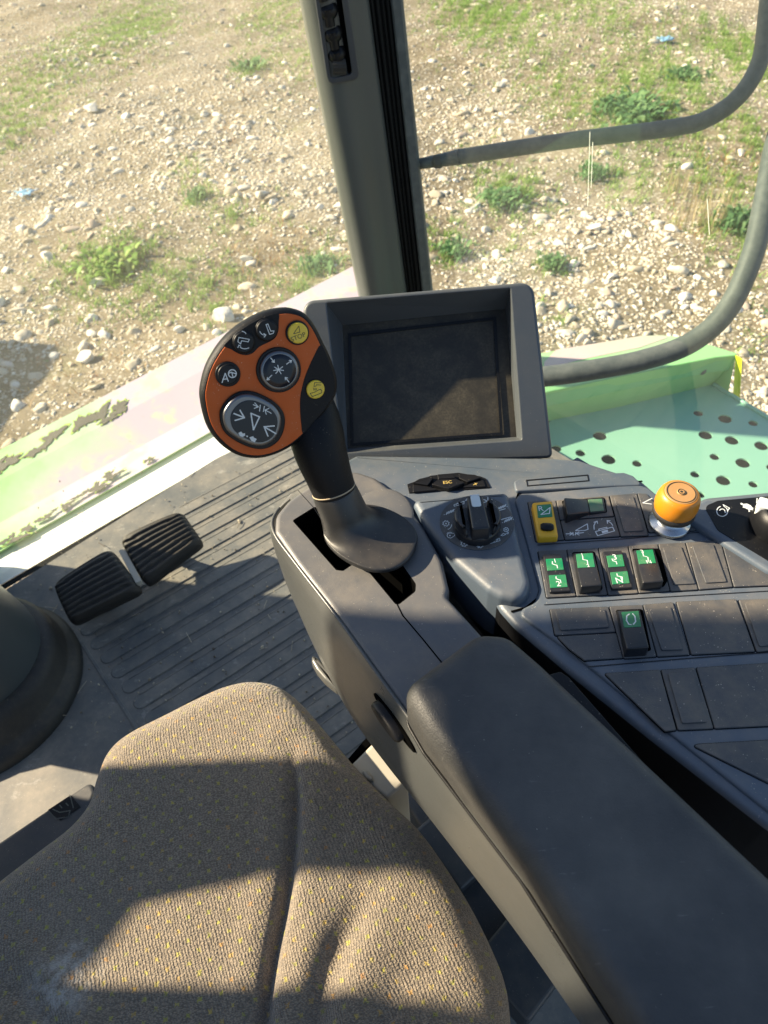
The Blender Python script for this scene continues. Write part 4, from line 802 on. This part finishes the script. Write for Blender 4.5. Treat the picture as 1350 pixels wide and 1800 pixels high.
# printed icon plate below it
m = MB(); G = PH(H); strokes(m, G, .0001, [[(325, 392), (378, 390)], [(360, 378), (380, 390), (358, 404)], [(480, 380), (415, 390)], [(440, 374), (415, 390), (440, 402)], [(385, 380), (388, 405)], [(412, 378), (405, 402)], [(410, 362), (512, 304), (518, 352), (490, 362), (410, 364)],
    [(572, 352), (570, 320), (582, 292), (594, 282)], [(570, 290), (598, 280), (602, 300)], [(735, 318), (718, 295), (690, 278)], [(690, 300), (686, 274), (712, 276)], [(584, 372), (735, 332), (750, 366), (602, 408), (584, 372)], [(615, 358), (612, 350), (682, 334), (686, 342)]], .00085, Z9)
blot(m, G, .0002, [(637, 368), (690, 354), (697, 374), (644, 388)], Z9); m.build('printed_icon', M['white'], CB2)
m = MB(); strokes(m, PH(H), .0001, [[(738, 168), (690, 192), (735, 198)]], .0009, Z3); m.build('printed_icon', M['white'], CT)
# indicator plates (cells 1 and 3) and rockers (cells 2, 4, 5)
def ind(cellobj, inner, t1, t2, g1, g2, tx1, tx2, mt='green'):
    m = MB(); plate(m, PC, inner, H, H+.003, c=.0012, r=.001, T=Z3); o = m.build('indicator_block', M['rocker'], co); Pi = PH(H+.003)
    tile(Pi, t1, Z3, o, g1, text=tx1, mat=mt); tile(Pi, t2, Z3, o, g2, text=tx2); return o
ind(C1, [(162, 463), (258, 458), (311, 655), (200, 661)], [(178, 487), (264, 483), (274, 544), (187, 549)], [(194, 573), (283, 569), (294, 635), (203, 640)],
    [[(205, 635), (205, 655), (222, 662), (245, 668), (250, 692)]], [[(237, 768), (238, 785), (262, 795), (275, 798), (280, 822)]], [('1', 228, 630, .0062, 0)], [('2', 258, 832, .0078, 0)])
ind(C3, [(478, 446), (578, 440), (638, 636), (526, 644)], [(498, 471), (582, 463), (595, 526), (510, 531)], [(518, 558), (609, 551), (621, 615), (530, 621)],
    [[(730, 612), (735, 628), (765, 635), (772, 658)]], [[(772, 742), (776, 762), (805, 768), (818, 772), (820, 795)]], [('3', 753, 598, .0085, 0)], [('N', 793, 802, .0085, 0)])
cavity([(316, 452), (436, 447), (478, 640), (470, 655), (362, 656)], C2)
rk, Pw = wedge('rocker_switch', [(320, 455), (430, 450), (476, 624), (364, 632)], [.0062, .0062, .0150, .0150], 'rocker', Z3, co)
tile(Pw, [(337, 461), (425, 456), (438, 529), (347, 534)], Z3, rk, [[(470, 585), (474, 618), (500, 622), (512, 626), (516, 662)]], text=[('1', 465, 574, .005, 0), ('2', 520, 673, .005, 0)])
cavity([(632, 433), (778, 432), (822, 600), (800, 634), (690, 636)], C4)
rk, Pw = wedge('rocker_switch', [(640, 440), (752, 434), (801, 604), (690, 612)], [.0062, .0062, .0150, .0150], 'rocker', Z3, co)
tile(Pw, [(656, 443), (743, 437), (760, 508), (670, 514)], Z3, rk, [[(1000, 560), (1006, 586), (1030, 592), (1044, 598), (1048, 628)]], text=[('3', 994, 547, .0062, 0), ('N', 1053, 638, .0062, 0)])
cavity([(546, 756), (690, 752), (735, 970), (604, 982)], C5)
rk, Pw = wedge('rocker_switch', [(552, 758), (676, 754), (724, 952), (606, 960)], [.0062, .0062, .0160, .0160], 'rocker', Z3, co)
tile(Pw, [(577, 767), (668, 761), (682, 843), (592, 849)], Z3, rk, [[(618, 778), (605, 788), (604, 812), (616, 832), (628, 834)], [(640, 832), (652, 818), (648, 790), (636, 776)]], Z3, .0010)
# rotary dial
Pp = PH(.012); dc = Pp.px(838, 918); RD = np.linalg.norm(Pp.px(903, 914)-dc)
m = MB(); prism(m, Pp, circ(dc, RD, 56), 0, .0008, .0003, seg=2)
def ZD(x, y): return Z7(x, y)
gl = []
def gear(cx, cy, r):
    pts = []
    for k in range(32): a = 2*math.pi*k/32; rr = r*(1.0 if (k % 4) < 2 else 1.32); pts.append((cx+rr*math.cos(a), cy+rr*.85*math.sin(a)))
    return pts+[pts[0]]
G_ = PH(.0128)
strokes(m, G_, .0001, [gear(493, 588, 26), arc(500, 600, 50, 0, 75, 6), gear(680, 797, 26), arc(680, 790, 45, 215, 320, 6, 34), gear(1113, 652, 20), arc(533, 712, 28, 90, 270, 9, 24), [(533, 688), (585, 690), (580, 715), (545, 738), (533, 738)], arc(533, 712, 36, 215, 300, 6, 34),
    [(575, 395), (680, 358), (678, 385), (578, 410), (575, 395)], [(600, 392), (610, 378), (630, 388), (640, 370), (665, 378)], [(1060, 712), (1085, 690), (1110, 700), (1080, 715), (1060, 712)], [(1105, 698), (1138, 680)], [(1120, 672), (1138, 680), (1130, 698)],
    [(940, 775), (1045, 742), (1050, 765), (950, 795), (940, 775)], arc(970, 722, 24, 180, 330, 7, 18), [(945, 715), (948, 735), (965, 728)]], .00062, ZD, 1)
for (x, y) in ((480, 490), (1015, 440), (1080, 572)):
    strokes(m, G_, .0001, [[(x+15+k*17, y+(5-k*7)), (x+27+k*17, y-(20+k*7))] for k in range(5)], .00085, ZD, 1); strokes(m, G_, .0001, [[(x-8, y+8), (x-2, y+6)], [(x+104, y-26), (x+110, y-28)]], .0006, ZD, 1)
strokes(m, G_, .0001, [[(1012, 462), (1105, 436)], [(1055, 550), (1160, 520)]]+[[(925, 358), (925+48*math.cos(a), 358+40*math.sin(a))] for a in [math.radians(q) for q in (-90, -30, 20, 90, 160, 205)]], .0008, ZD, 1)
strokes(m, G_, .0001, [[(958, 790), (975, 766)], [(985, 782), (1002, 756)], [(1012, 775), (1030, 748)]], .0006, ZD, 1)
blot(m, G_, .0001, arc(842, 812, 28, 90, 270, 10, 24), ZD, 1); strokes(m, G_, .00012, [gear(842, 812, 27)], .0005, ZD, 1)
for x, y in ((493, 588), (680, 797), (1113, 652), (533, 712)): blot(m, G_, .0002, arc(x, y, 8, 0, 340, 10), ZD, 1)
letters(m, G_, '4321S', 772, 345, .0001, .0062, -.05, ZD, 1)
di = m.build('dial_plate', [M['cell'], M['white']], co)
kc = PH(.012).w(*PH(.012).px(838, 930), .0008); KR = .0215
kn = MB(); lathe(kn, kc, (0, 0, 1), [(KR, 0), (KR, .006), (KR*.97, .009), (KR*.90, .010)], 48)
Kp = Plane(kc, (0, 0, 1), (1, 0, 0)); bar = roundc([np.array(q) for q in [(-.0080, -KR*.96), (.0080, -KR*.96), (.0070, KR*.93), (-.0070, KR*.93)]], .002); prism(kn, Kp, bar, .008, .023, .002, seg=4)
for s in (-1, 1):
    lobe = [np.array([s*KR*.97*math.cos(a), KR*.97*math.sin(a)]) for a in np.linspace(-1.0, 1.0, 14)]; lobe = [np.array([s*.0125, KR*.76]), np.array([s*.0125, -KR*.76])]+(lobe if s > 0 else lobe); lobe = clean(lobe); lobe = lobe if area2(lobe) > 0 else lobe[::-1]
    prism(kn, Kp, lobe, .009, .0195, .0025, seg=4)
ko = kn.build('rotary_knob', M['rocker'], co)
m = MB(); prism(m, Kp, roundc([np.array(q) for q in [(-.0042, .0055), (.0042, .0055), (.0042, KR*.9), (-.0042, KR*.9)]], .002), .0225, .0236, .0004, seg=2); box(m, Kp.w(0, KR*.925, .0165), .0084, .0012, .014); m.build('pointer_mark', M['white'], ko)
# key pad with ESC key
kp = cplate('key_frame', [(92, 182), (340, 92), (620, 62), (850, 100), (905, 122), (955, 215), (700, 236), (420, 250), (112, 272)], 0, .0012, 'black', Z7, c=.001, r=.0004)
for pts, h in (([(150, 165), (215, 125), (345, 95), (362, 120), (305, 190), (160, 168)], .005), ([(345, 182), (415, 128), (585, 120), (690, 165), (520, 228)], .0055), ([(402, 80), (575, 65), (585, 118), (415, 126)], .0065), ([(632, 72), (790, 82), (860, 112), (715, 158), (628, 118)], .005), ([(640, 214), (770, 165), (880, 138), (905, 205)], .0028), ([(150, 182), (300, 200), (420, 238), (152, 262)], .0028)):
    cplate('key', pts, .001, h, 'black', Z7, c=.0008, r=.0007)
m = MB(); letters(m, PC, 'ESC', 508, 163, .0057, .0056, .04, Z7, 0); strokes(m, PC, .0031, [[(775, 190), (815, 172)], [(790, 170), (806, 190)]], .0006, Z7, 0); m.build('key_print', M['gold'], kp)
# orange mushroom knob
kb = at(1176, 921, CZ+.0045)
m = MB(); lathe(m, kb, (0, 0, 1), [(.0180, 0), (.0187, .002), (.0176, .004), (.0130, .005), (.0108, .009), (.0108, .016)], 48); m.build('chrome_collar', M['chrome'], co)
kd = nrm([.02, -.04, 1.0]); m = MB(); lathe(m, kb+np.array([0, 0, .013]), kd, [(.011, -.004), (.0160, .0), (.0182, .0025), (.0187, .006), (.0175, .008)], 48); hd = m.build('stop_knob', M['rubber'], co)
kt = kb+np.array([0, 0, .0205]); m = MB(); lathe(m, kt, kd, [(.0172, -.001), (.0184, .003), (.0189, .007), (.0186, .012), (.0176, .0170), (.0160, .0202), (.0146, .0210)], 56, capend=True); m.build('knob_cap', M['amber'], hd)
m = MB(); lathe(m, kt+kd*.0208, kd, [(.0139, 0), (.0137, .0006), (.0133, .0008)], 48); lathe(m, kt+kd*.0215, kd, [(.0038, 0), (.0038, .0006), (.003, .0009)], 24); m.build('cap_disc', M['brown'], hd)
m = MB(); Pk = Plane(kt+kd*.0217, kd)
def annulus(m, P, c, r0, r1, h0, h1, n=48, mi=0): prism(m, P, circ(c, r1, n), h0, h1, 0, holes=[circ(c, r0, n)], mi=mi)
annulus(m, Pk, (0, 0), .0117, .0123, 0, .0003); annulus(m, Pk, (0, 0), .0026, .0032, .0007, .0010, 24); prism(m, Pk, circ((0, 0), .0012, 16), .0007, .0009); m.build('cap_ring', M['blackink'], hd)
# right-hand raised dial section, cropped by the frame
m = MB(); plate(m, PC, [(1222, 884), (1240, 876), (1420, 858), (1700, 860), (1800, 1100), (1560, 1090), (1350, 1003), (1195, 905)], .0, .009, c=.01, r=.004); m.build('dial_section', M['deck'], co)
m = MB(); plate(m, PC, [(1238, 890), (1262, 880), (1420, 866), (1600, 870), (1700, 1060), (1500, 1050), (1350, 985), (1262, 932)], .009, .0096, c=.008, r=.0002); m.build('dial_overlay', M['black'], co)
Zr = lambda x, y: (1100+x/5.4, 820+y/5.4); m = MB(); G2 = PH(.0098)
strokes(m, G2, .0001, [arc(915, 425, 52, -60, 250, 18, 48), [(935, 380), (925, 362), (985, 395), (965, 420)], arc(915, 425, 26, 200, 370, 8, 22)], .0008, Zr); blot(m, G2, .0002, arc(945, 433, 8, 0, 340, 8), Zr)
blot(m, G2, .0001, [(1088, 348), (1100, 344), (1115, 355), (1150, 352), (1185, 368), (1208, 395), (1217, 425), (1205, 422), (1195, 412), (1180, 412), (1178, 430), (1165, 430), (1165, 410), (1135, 395), (1108, 388), (1118, 372), (1105, 366), (1090, 360)], Zr)
letters(m, G2, '1/2', 1290, 338, .0001, .0105, -.45, Zr); m.build('printed_icon', M['white'], co)
kc = at(1371, 926, CZ+.0098); m = MB(); lathe(m, kc, (0, 0, 1), [(.026, 0), (.026, .008), (.0245, .014), (.022, .020), (.019, .022)], 48); k2 = m.build('rotary_knob', M['black'], co)
Kq = Plane(kc, (0, 0, 1), nrm([1, -.55, 0])); m = MB(); prism(m, Kq, roundc([np.array(q) for q in [(-.0245, -.0065), (-.0245, .0065), (-.010, .0060), (-.010, -.0060)]], .002), .012, .0235, .001); m.build('pointer_mark', M['white'], k2)
m = MB(); prism(m, Kq, roundc([np.array(q) for q in [(-.012, -.0085), (-.012, .0085), (.024, .0085), (.024, -.0085)]], .003), .018, .0265, .002); m.build('grip_bar', M['black'], k2)
# small blue-grey bracket behind the console
m = MB(); plate(m, hp(.66, 1015, 810), [(990, 818), (1015, 803), (1060, 830), (1000, 830)], -.02, 0, c=.002, r=.001); m.build('bracket', M['deck'], co)
# ================================================================== ARMREST CONSOLE
ac = thing('armrest_console', at(760, 1150, .5), 'grey armrest console with black padded armrest and open lever slot', 'armrest')
Z1 = lambda x, y: (320+x/2.8125, 500+y/2.8125)
HZ = .705; PHs = Plane(at(650, 1000, HZ), nrm([0, -.02, 1]))
# top outline of the housing: nose at the front, sides running back under the armrest
top = [(530, 862), (560, 842), (622, 825), (660, 838), (705, 872), (745, 925), (778, 985), (790, 1035), (786, 1048), (862, 1132), (1000, 1330), (1150, 1560), (1010, 1660), (815, 1400), (740, 1290), (668, 1190), (590, 1080), (520, 990), (482, 935), (484, 905), (505, 880)]
slot = [(555, 1168), (655, 1105), (800, 1180), (1080, 1385), (1148, 1482), (1146, 1515), (1064, 1580), (925, 1412), (865, 1362), (795, 1410), (766, 1406)]
m = MB(); tq = [PHs.px(*p) for p in top]; tq = roundc(tq, [.02, .03, .02, .02, .04, .05, .03, .006, .004, .03, .02, .02, .02, .02, .02, .04, .05, .04, .012, .02, .02])
sq = roundc([PHs.px(*Z1(*p)) for p in slot], [.001, .001, .02, .004, .005, .003, .002, .002, .004, .001, .001])
prism(m, PHs, tq, -.03, 0, .005, seg=5, holes=[sq], hmi=1); m.build('housing_top', [M['housing'], M['hole']], ac)  # slot walls coloured black to stand for the shade inside the opening
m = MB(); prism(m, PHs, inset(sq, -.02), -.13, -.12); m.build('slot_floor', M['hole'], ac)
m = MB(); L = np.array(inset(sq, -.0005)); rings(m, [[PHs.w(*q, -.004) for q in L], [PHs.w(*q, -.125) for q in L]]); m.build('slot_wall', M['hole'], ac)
m = MB(); strokes(m, PHs, .0002, [[Z1(1064, 1582), (708, 1082), (742, 1122), (776, 1164)]], .0012); m.build('seam', M['hole'], ac)
m = MB(); strokes(m, PHs, .0002, [[(524, 862), (552, 893), (566, 915)]], .0006); m.build('nose_seam', M['black'], ac)
# pivot hump right of the lever
m = MB(); c = PHs.hit(672, 905, .0); rr = []
for k in range(9): a = k/8*math.pi/2; rr.append([c+np.array([.030*math.cos(a)*math.cos(b), .036*math.cos(a)*math.sin(b), .0035*math.sin(a)-.0005]) for b in np.linspace(0, 2*math.pi, 36, endpoint=False)])
rings(m, rr); m.build('pivot_cover', M['housing'], ac)
# left side wall: loft of four curves
def curve(pts, n=10): return spline([at(x, y, z) for x, y, z in pts], n, closed=False)
c0 = curve([(520, 868, .703), (486, 900, .703), (481, 934, .703), (520, 990, .703), (590, 1081, .703), (668, 1191, .703), (740, 1291, .703), (816, 1402, .703), (1010, 1660, .703), (1160, 1900, .703)])
c1 = curve([(508, 866, .692), (478, 905, .692), (474, 938, .692), (512, 1003, .690), (580, 1098, .690), (657, 1203, .690), (728, 1302, .690), (802, 1410, .690), (993, 1660, .690), (1145, 1900, .690)])
c2 = curve([(510, 880, .66), (481, 920, .655), (482, 965, .65), (512, 1035, .64), (565, 1130, .635), (634, 1228, .63), (705, 1325, .63), (778, 1425, .63), (955, 1650, .63), (1110, 1885, .63)])
c3 = curve([(520, 905, .60), (492, 950, .60), (494, 1000, .59), (516, 1072, .58), (556, 1165, .575), (607, 1262, .57), (670, 1350, .57), (742, 1436, .57), (905, 1650, .57), (1065, 1880, .57)])
c4 = curve([(560, 930, .50), (540, 990, .50), (545, 1040, .50), (560, 1100, .50), (600, 1190, .49), (652, 1288, .49), (712, 1365, .49), (780, 1455, .49), (935, 1665, .49), (1090, 1890, .49)])
m = MB(); rings(m, [c4, c3, c2, c1, c0], closed=False); so2 = m.build('side_shell', M['side'], ac, sub=1)
m = MB(); cc1 = [p*.5+q*.5 for p, q in zip(c1, c2)]; tube(m, [p*.97+q*.03 for p, q in zip(c0, c1)][8:], .0016, 8); m.build('edge_trim', M['side'], ac)
# right side wall drop
m = MB(); R0 = [PHs.hit(*p, -.028) for p in [(705, 872), (745, 925), (778, 985), (790, 1040), (862, 1132), (1000, 1330), (1150, 1560)]]; rings(m, [[p+np.array([-.004, .0, -.22]) for p in R0], R0], closed=False, sm=False); m.build('inner_wall', M['black'], ac)
# tab and button on the left side
m = MB(); P6 = hp(.56, 570, 1180); plate(m, P6, [(285, 310), (300, 300), (345, 330), (440, 440), (500, 560), (460, 545), (380, 480), (320, 410), (283, 345)], -.012, 0, c=.003, r=.0035, T=Z6); m.build('release_tab', M['side'], ac)
bi = 54; pa, pb = c2[54], c1[54]
def side_at(px, py):    # nearest lofted point on the side shell to a viewing ray
    d = nrm(ray(px, py)); best = None
    for A, B in ((c1, c2), (c2, c3)):
        for i in range(len(A)-1):
            for k in range(9):
                p = A[i]*(1-k/8)+B[i]*k/8; v = p-CAM; e = np.linalg.norm(v-(v@d)*d)
                if best is None or e < best[0]: best = (e, p, nrm(np.cross(A[i+1]-A[i], B[i]-A[i])), nrm(A[i+1]-A[i]))
    e, p, n_, tg = best; n_ = n_ if n_@(CAM-p) > 0 else -n_; return p, n_, tg
p_, n_, tg = side_at(690, 1268); PBt = Plane(p_, n_, tg)
m = MB(); prism(m, PBt, circ((0, 0), .030, 36, .0085), -.001, .0012, .0005); m.build('button_recess', M['hole'], ac)
m = MB(); prism(m, PBt, circ((-.004, -.001), .020, 36, .0075), .0, .009, .004, seg=5); m.build('side_button', M['black'], ac)
# dark flap on the right of the pad
m = MB(); plate(m, hp(.715, 1040, 1260), [(962, 1186), (985, 1180), (1000, 1190), (1142, 1352), (1130, 1362)], -.004, 0, c=.002, r=.001); m.build('cover_flap', M['black'], ac)
# armrest pad
AZ = .742; PA = Plane(at(950, 1350, AZ), nrm([0, -.03, 1]))
pad = [(704, 1222), (838, 1122), (892, 1126), (950, 1176), (1350, 1552), (1720, 1905), (1850, 2200), (1350, 2350), (1190, 1935), (924, 1524), (745, 1292)]
pq = np.array(roundc([PA.px(*p, -.014) for p in pad], [.016, .022, .020, .05, .05, .02, .02, .02, .02, .05, .05], seg=10)); pq = pq if area2(pq) > 0 else pq[::-1]
m = MB(); RR = .013; R_ = [[PA.w(*q, -.050) for q in inset(pq, .006)], [PA.w(*q, -.040) for q in inset(pq, .0)]]
for k in range(11):
    a = k/10*math.pi/2; R_.append([PA.w(*q, -RR*(1-math.sin(a))*1.1) for q in inset(pq, RR*(1-math.cos(a)))])
last = inset(pq, RR); c = np.mean(last, 0)
from mathutils import Vector as V_
rings(m, R_)
cv, cf = cap([[tuple(x) for x in last]]); m.add([PA.w(u, v, 0) for u, v in cv], cf, 0, False); m.build('armrest_pad', M['pad'], ac)
m = MB(); tube(m, [PA.w(*q, -.046) for q in inset(pq, .0)]+[PA.w(*inset(pq, .0)[0], -.046)], .0014, 8, capends=False); m.build('pad_seam', M['black'], ac)

# ================================================================== CONTROL LEVER
cl = thing('control_lever', at(640, 930, .70), 'black upright control lever with orange button face in the console slot', 'lever')
ZB = lambda x, y: (340+x/5.19, 530+y/5.19)
DH = .57; hc = ad(460, 672, DH); vd_ = nrm(CAM-hc); nF = nrm(vd_+RW[:, 0]*.20-RW[:, 1]*.22); PF = Plane(hc, nF, RW[:, 0])
face = [(98, 900), (108, 760), (160, 590), (270, 410), (400, 278), (560, 175), (690, 122), (800, 100), (900, 100), (1010, 142), (1095, 245), (1165, 385), (1235, 530), (1285, 680), (1296, 780), (1270, 880), (1190, 1000), (1085, 1120), (990, 1225), (860, 1325), (710, 1392), (560, 1415), (400, 1380), (255, 1275), (150, 1120)]
fq = np.array(spline([PF.px(*ZB(*p)) for p in face], 5)); fq = fq if area2(fq) > 0 else fq[::-1]
m = MB(); R_ = []
for dz, ins in ((-.036, .026), (-.0345, .016), (-.031, .008), (-.026, .003), (-.020, -.001), (-.012, -.0025), (-.006, -.0028), (-.003, -.0022), (-.001, -.0008), (.0, .0004)): R_.append([PF.w(*q, dz) for q in inset(fq, ins)])
rings(m, R_); q0 = inset(fq, .0004); m.add([PF.w(*q, 0) for q in q0], [tuple(range(len(q0)))], 0, False); q1 = inset(fq, .026); m.add([PF.w(*q, -.036) for q in q1[::-1]], [tuple(range(len(q1)))], 0, False)
hd = m.build('grip_head', M['grip'], cl)
m = MB(); prism(m, PF, inset(fq, .0012), 0, .0006, .0003, seg=2); m.build('face_plate', M['orange'], cl)
def fpl(name, pts, h0, h1, mat, r=.0003, smooth=4, parent=None, seg=3):
    m = MB(); q = spline([PF.px(*ZB(x, y), h1) for x, y in pts], smooth) if smooth else [PF.px(*ZB(x, y), h1) for x, y in pts]; prism(m, PF, q, h0, h1, r, seg=seg); return m.build(name, M[mat], parent or cl)
fpl('black_inlay', [(278, 405), (330, 345), (400, 282), (560, 180), (690, 126), (778, 112), (780, 180), (775, 270), (745, 335), (680, 375), (600, 415), (545, 470), (480, 490), (410, 475), (340, 435)], .0005, .0010, 'grip', smooth=3)
fpl('black_inlay', [(1166, 395), (1235, 535), (1285, 690), (1292, 790), (1262, 880), (1180, 1005), (1080, 1118), (1002, 1208), (985, 1120), (975, 1020), (975, 880), (1000, 750), (1040, 630), (1100, 500)], .0005, .0010, 'grip', smooth=3)
def button(cx, cy, r_px, mat, h=.004, ring=1.16, rim=None, glyph=(), wd=.0006, ink='white', texts=(), dome=.0):
    c = PF.px(*ZB(cx, cy)); r = r_px/5.19*DH/F0; m = MB()
    prism(m, PF, circ(c, r*ring, 40), .0006, .0024, .0008, seg=3); m.build('button_surround', M['black'], cl)
    m = MB(); o = PF.w(*c, 0); lathe(m, o, PF.n, [(r, .001), (r, h-.001), (r*.95, h-.0002), (r*.88, h)], 44); b = m.build('button', M[rim or mat], cl)
    G = Plane(PF.w(*c, h), PF.n, PF.ex)
    if rim: m = MB(); lathe(m, o, PF.n, [(r*.87, h-.0003), (r*.83, h+.0004), (r*.6, h+.0004)], 44); m.build('button_lens', M[mat], b); G = Plane(PF.w(*c, h+.0004), PF.n, PF.ex)
    m = MB(); strokes(m, G, .00012, glyph, wd, ZB)
    for s, x, y, sz, an in texts: letters(m, G, s, x, y, .00014, sz, an, ZB)
    if m.n: m.build('button_icon', M[ink], b)
    return b
button(945, 283, 92, 'yellow', .0042, 1.18, None, [[(915, 292), (962, 224), (972, 278), (915, 295)]], .0005, 'blackink', [('STOP', 957, 325, .0052, .32)])
button(455, 368, 92, 'black', .0040, 1.10, None, [[(405, 365), (415, 328), (510, 345), (500, 368), (440, 358), (430, 388), (405, 365)], arc(470, 395, 55, 50, 140, 7, 36), [(405, 420), (415, 397), (432, 408)], arc(430, 300, 50, -75, -10, 6, 30)], .0006)
button(662, 258, 92, 'black', .0040, 1.10, None, [[(662, 210), (680, 205), (705, 270), (735, 268), (728, 290), (695, 300), (662, 210)], arc(655, 270, 48, 95, 175, 7, 36), [(642, 292), (662, 305), (645, 325)]], .0006)
button(312, 660, 92, 'black', .0040, 1.22, None, [[(262, 738), (290, 655), (318, 728)], [(268, 710), (312, 706)], arc(355, 658, 36, 0, 360, 20, 36), [(322, 655), (345, 645), (388, 660)], [(350, 648), (362, 690)]], .0008)
button(1108, 797, 88, 'yellow', .0030, 1.02, None, [[(1165, 742), (1105, 740), (1100, 775), (1118, 772), (1122, 760), (1165, 762)], [(1098, 788), (1098, 810)], [(1110, 790), (1110, 808)], [(1122, 792), (1122, 806)], [(1065, 838), (1095, 832), (1160, 798), (1172, 820), (1172, 832), (1085, 868), (1065, 838)]], .0005, 'blackink')
def arrow(x0, y0, x1, y1, s=22):
    a = math.atan2(y1-y0, x1-x0); return [[(x0, y0), (x1, y1)], [(x1-s*math.cos(a-.65), y1-s*math.sin(a-.65)), (x1, y1), (x1-s*math.cos(a+.65), y1-s*math.sin(a+.65))]]
g_ = arrow(705, 515, 738, 555)+arrow(850, 572, 895, 538)+arrow(715, 672, 672, 715)+arrow(872, 735, 838, 692)+[[(778, 622), (778+46*math.cos(a), 622+42*math.sin(a))] for a in [math.radians(q) for q in (-100, -40, 10, 62, 125, 170, 215)]]
button(775, 622, 178, 'lens', .0055, 1.16, 'ring', g_, .0007)
# large rocker pad
def blob(sc, c=(535, 1085)):
    pts = [(240, 1030), (290, 920), (375, 845), (480, 818), (600, 842), (750, 925), (828, 1030), (832, 1150), (780, 1270), (680, 1338), (560, 1345), (400, 1282), (275, 1180)]
    return [(c[0]+(x-c[0])*sc, c[1]+(y-c[1])*sc) for x, y in pts]
fpl('button_surround', blob(1.0), .0006, .0030, 'black', .001, 5)
bb = fpl('button', blob(.89), .001, .0068, 'ring', .0022, 6, seg=5)
fpl('button_lens', blob(.72, (590, 1120)), .0066, .0074, 'lens', .0003, 6, parent=bb)
G = Plane(PF.w(*PF.px(*ZB(560, 1100)), .0074), PF.n, PF.ex); m = MB()
strokes(m, G, .0002, [[(525, 1020), (603, 1052), (548, 1170), (525, 1020)], [(370, 1022), (462, 1058)], [(425, 992), (465, 1060), (380, 1085)], [(752, 1205), (650, 1145)], [(738, 1135), (645, 1142), (680, 1228)], ], .0011, ZB)
strokes(m, G, .0002, [[(545, 940), (590, 962)], [(560, 925), (592, 962), (555, 975)], [(610, 945), (603, 1000)], [(648, 955), (638, 1005)], [(710, 1020), (655, 990)], [(690, 975), (653, 990), (665, 1030)]], .0007, ZB)
blot(m, G, .0002, [(410, 1200), (435, 1185), (450, 1205), (470, 1200), (472, 1222), (450, 1235), (425, 1228)], ZB); blot(m, G, .0002, [(510, 1240), (545, 1228), (550, 1240), (578, 1255), (560, 1285), (528, 1270)], ZB); blot(m, G, .0002, arc(490, 1230, 8, 0, 340, 8), ZB)
m.build('button_icon', M['white'], bb)
# shaft and sleeve
def rg(px, py, rpx, dep, axis, sq=1.0, n=40):
    c = ad(px, py, dep); r = rpx*dep/F0; ax_ = nrm(axis); e1 = nrm(RW[:, 0]-(RW[:, 0]@ax_)*ax_); e2 = np.cross(ax_, e1); return [c+r*(math.cos(a)*e1+sq*math.sin(a)*e2) for a in [2*math.pi*i/n for i in range(n)]]
pts = [(528, 660, 20, .628), (534, 684, 36, .626), (542, 710, 44, .622), (550, 738, 48, .620), (557, 768, 48.5, .620), (563, 793, 46.5, .622), (570, 814, 44, .625), (578, 836, 41, .629), (586, 858, 38.8, .634), (594, 885, 37, .642)]
cs = [ad(a, b, d) for a, b, r, d in pts]; R_ = []
for i, (a, b, r, d) in enumerate(pts): R_.append(rg(a, b, r, d, cs[min(i+1, 9)]-cs[max(i-1, 0)]))
m = MB(); rings(m, R_); m.build('shaft', M['grip'], cl)
TZ = .7165; Pk = Plane(at(652, 946, TZ), nrm([.03, -.04, 1]))
def flare(sc, dx, dy, h, n=40):
    base = [(700, 1235), (760, 1325), (860, 1388), (960, 1415), (1060, 1400), (1132, 1342), (1165, 1262), (1145, 1195), (1070, 1135), (960, 1095), (840, 1095), (745, 1140)]; q = spline([Pk.px(*Z1(*p)) for p in base], 6); q = np.array(q); c = q.mean(0); return q, c
fq2, fc2 = flare(1, 0, 0, 0)
ang = np.arctan2(fq2[:, 1]-fc2[1], fq2[:, 0]-fc2[0]); o_ = np.argsort(ang); fq2 = fq2[o_]; ang = ang[o_]; n2 = len(fq2)
def ring_at(px, py, rpx, dep, axis):
    c = ad(px, py, dep); r = rpx*dep/F0; ax_ = nrm(axis); e1 = nrm(np.array([1.0, 0, 0])-ax_[0]*ax_); e2 = np.cross(ax_, e1); return np.array([c+r*(math.cos(a)*e1+math.sin(a)*e2) for a in ang])
axs = cs[6]-cs[9]; topR = ring_at(587, 862, 40.5, .636, axs); midR = ring_at(601, 895, 41.5, .644, axs); lowR = ring_at(610, 920, 45, .652, nrm(axs)+np.array([0, 0, .6]))
F3 = np.array([Pk.w(*q, 0) for q in fq2]); Fd = np.array([Pk.w(*q, -.003) for q in fq2]); Fe = F3+np.array([0, 0, .0012]); SR = ring_at(603, 898, 41.5, .645, axs); mids = []
for a_, b_ in ((.04, .012), (.16, .03), (.34, .075), (.52, .15), (.68, .26), (.81, .42), (.91, .62), (.97, .83), (1, 1)): q = Fe*(1-a_)+SR*a_; q[:, 2] = Fe[:, 2]*(1-b_)+SR[:, 2]*b_; mids.append(list(q))
m = MB(); inner = ring_at(587, 862, 37.0, .636, axs); inn2 = ring_at(589, 868, 37.0, .638, axs)
rings(m, [list(Fd), list(F3)]+mids+[list(topR), list(inner), list(inn2)]); m.build('slot_skirt', M['skirt'], cl, sub=2)
m = MB(); tq_ = ring_at(586.5, 860, 38.2, .6345, axs); tube(m, list(tq_)+[tq_[0]], .0007, 8, capends=False); m.build('dust_line', NT('dust_line').fin((.42, .33, .22), .9), cl)
